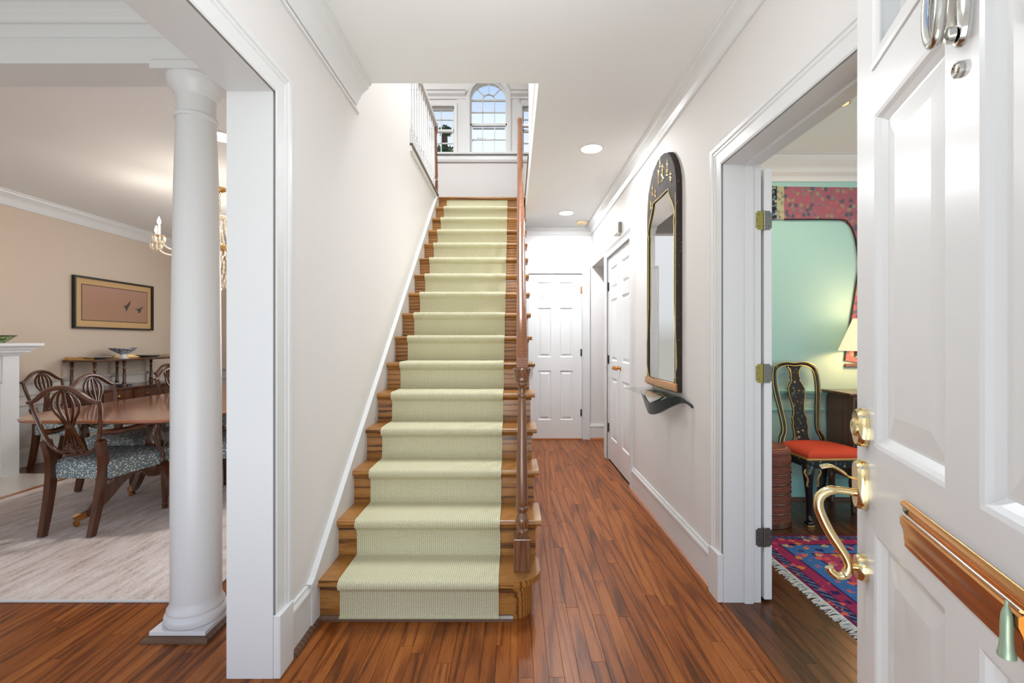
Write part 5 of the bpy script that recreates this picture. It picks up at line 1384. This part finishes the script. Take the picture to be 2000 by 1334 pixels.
for i in range(n_):
    a = 2 * PI * i / n_; k = 1 + (.016 if i % 2 else -.016)
    A.append(b.verts.new((.205 * k * math.cos(a), .205 * k * math.sin(a), .305))); B.append(b.verts.new((.115 * k * math.cos(a), .115 * k * math.sin(a), .545)))
for i in range(n_):
    j = (i + 1) % n_; b.faces.new((A[i], A[j], B[j], B[i]))
obj('shade', b, 'shade_pleats', tl)
b = bm_(); lathe(b, [(.008, .3), (.006, .58), (.014, .595), (.009, .615), (0, .62)], seg=10); obj('finial', b, 'brass', tl, 40)
point('lamp_bulb', (2.66, 3.37, 1.27), 5, (1, .58, .28), .05)
point('lamp_spill', (2.66, 3.37, 1.46), 2, (1, .58, .28), .06)

# silk hanging on the teal wall
hg = thing('silk_hanging', 'flowered pink silk hanging pinned along the top of the teal wall', 'wall hanging', (0, YO, 0))
def cloth(name, pts, mt, y=-.012, th=.008): return obj(name, ribbon(bm_(), [(x, y, z) for x, z in pts], th, (0, 1, 0)), mt, hg)
inner = [(2.142, 2.215), (2.585, 2.212), (2.64, 2.19), (2.675, 2.15), (2.70, 2.08), (2.715, 2.0)]
cloth('panel', [(2.142, 2.475)] + inner + [(2.84, 2.0), (2.86, 2.2), (3.5, 2.2), (3.5, 2.455)], 'silk_pink')
cloth('dark_border', [(2.02, 2.48), (2.085, 2.478), (2.085, 2.213), (2.02, 2.214)], 'silk_navy', -.013)
cloth('pale_border', [(2.085, 2.478), (2.142, 2.475), (2.142, 2.215), (2.085, 2.213)], 'silk_cream', -.0125)
cloth('tail', [(2.715, 2.0), (2.73, 1.85), (2.71, 1.7), (2.672, 1.45), (2.635, 1.22), (2.62, 1.10), (2.86, 1.06), (2.85, 1.5), (2.84, 2.0)], 'silk_pink', -.0125); hg.children[-1]['label'] = 'hanging tail of pink silk'
b = bm_(); tube(b, spline([(x, -.014, z) for x, z in inner + [(2.73, 1.85), (2.71, 1.7), (2.672, 1.45), (2.635, 1.22), (2.62, 1.1)]], 4), .006, 6, up=(0, 1, 0)); obj('edging', b, 'dark_wire', hg, 50)
cloth('tail_border', [(2.745, 2.0), (2.77, 2.0), (2.76, 1.5), (2.72, 1.12), (2.69, 1.12), (2.735, 1.5)], 'silk_navy', -.016)
b = bm_(); box(b, 2.62, 2.86, -.024, -.006, 1.05, 1.075, .003); obj('bottom_batten', b, 'walnut', hg)

# ---------------------------------------------------------------- tree outside the landing window
tr = thing('tree', 'leafy green tree standing outside the left upstairs window', 'tree', (-3.2, 20.5, 0))
b = bm_(); tube(b, spline([(.05, 0, 0), (.1, 0, 4), (.1, .1, 8), (.12, 0, 10.75)], 5), [.3 - .012 * i for i in range(16)], 10, up=(1, 0, 0)); obj('trunk', b, 'bark', tr, 50)
b = bm_(); r_ = random.Random(3)
for (x, y, z, s, nb) in ((.1, 0, 9.2, 1.0, 2600), (-1.3, .3, 9.3, 1.2, 2600), (.75, .5, 9.15, .55, 900), (-.75, 0, 10.55, .5, 500), (.15, 0, 10.72, .3, 250)):
    for i in range(nb):
        d = V((r_.gauss(0, 1), r_.gauss(0, 1), r_.gauss(0, 1))).normalized() * s * r_.random() ** .4
        c = V((x, y, z)) + V((d.x, d.y, d.z * .8)); u = V((r_.gauss(0, 1), r_.gauss(0, 1), r_.gauss(0, 1))).normalized(); v_ = u.orthogonal().normalized()
        q = .085
        b.faces.new([b.verts.new(c + u * q), b.verts.new(c + v_ * q * .5), b.verts.new(c - u * q), b.verts.new(c - v_ * q * .5)])
obj('foliage', b, 'leaf_green', tr); tr.children[-1]['kind'] = 'stuff'
b = bm_(); tube(b, spline([(.1, 0, 9.2), (.7, -.2, 9.95), (1.2, -.3, 10.15), (2.0, -.4, 10.2)], 5), [.03 - .0014 * i for i in range(16)], 6)
for i in range(12):
    p_ = V((1.2 + i * .07, -.35, 10.16 + .004 * i)); tube(b, [p_, p_ + V((r_.uniform(-.05, .1), 0, r_.uniform(-.1, .1)))], .011, 5)
obj('bare_branch', b, 'bark', tr, 50)
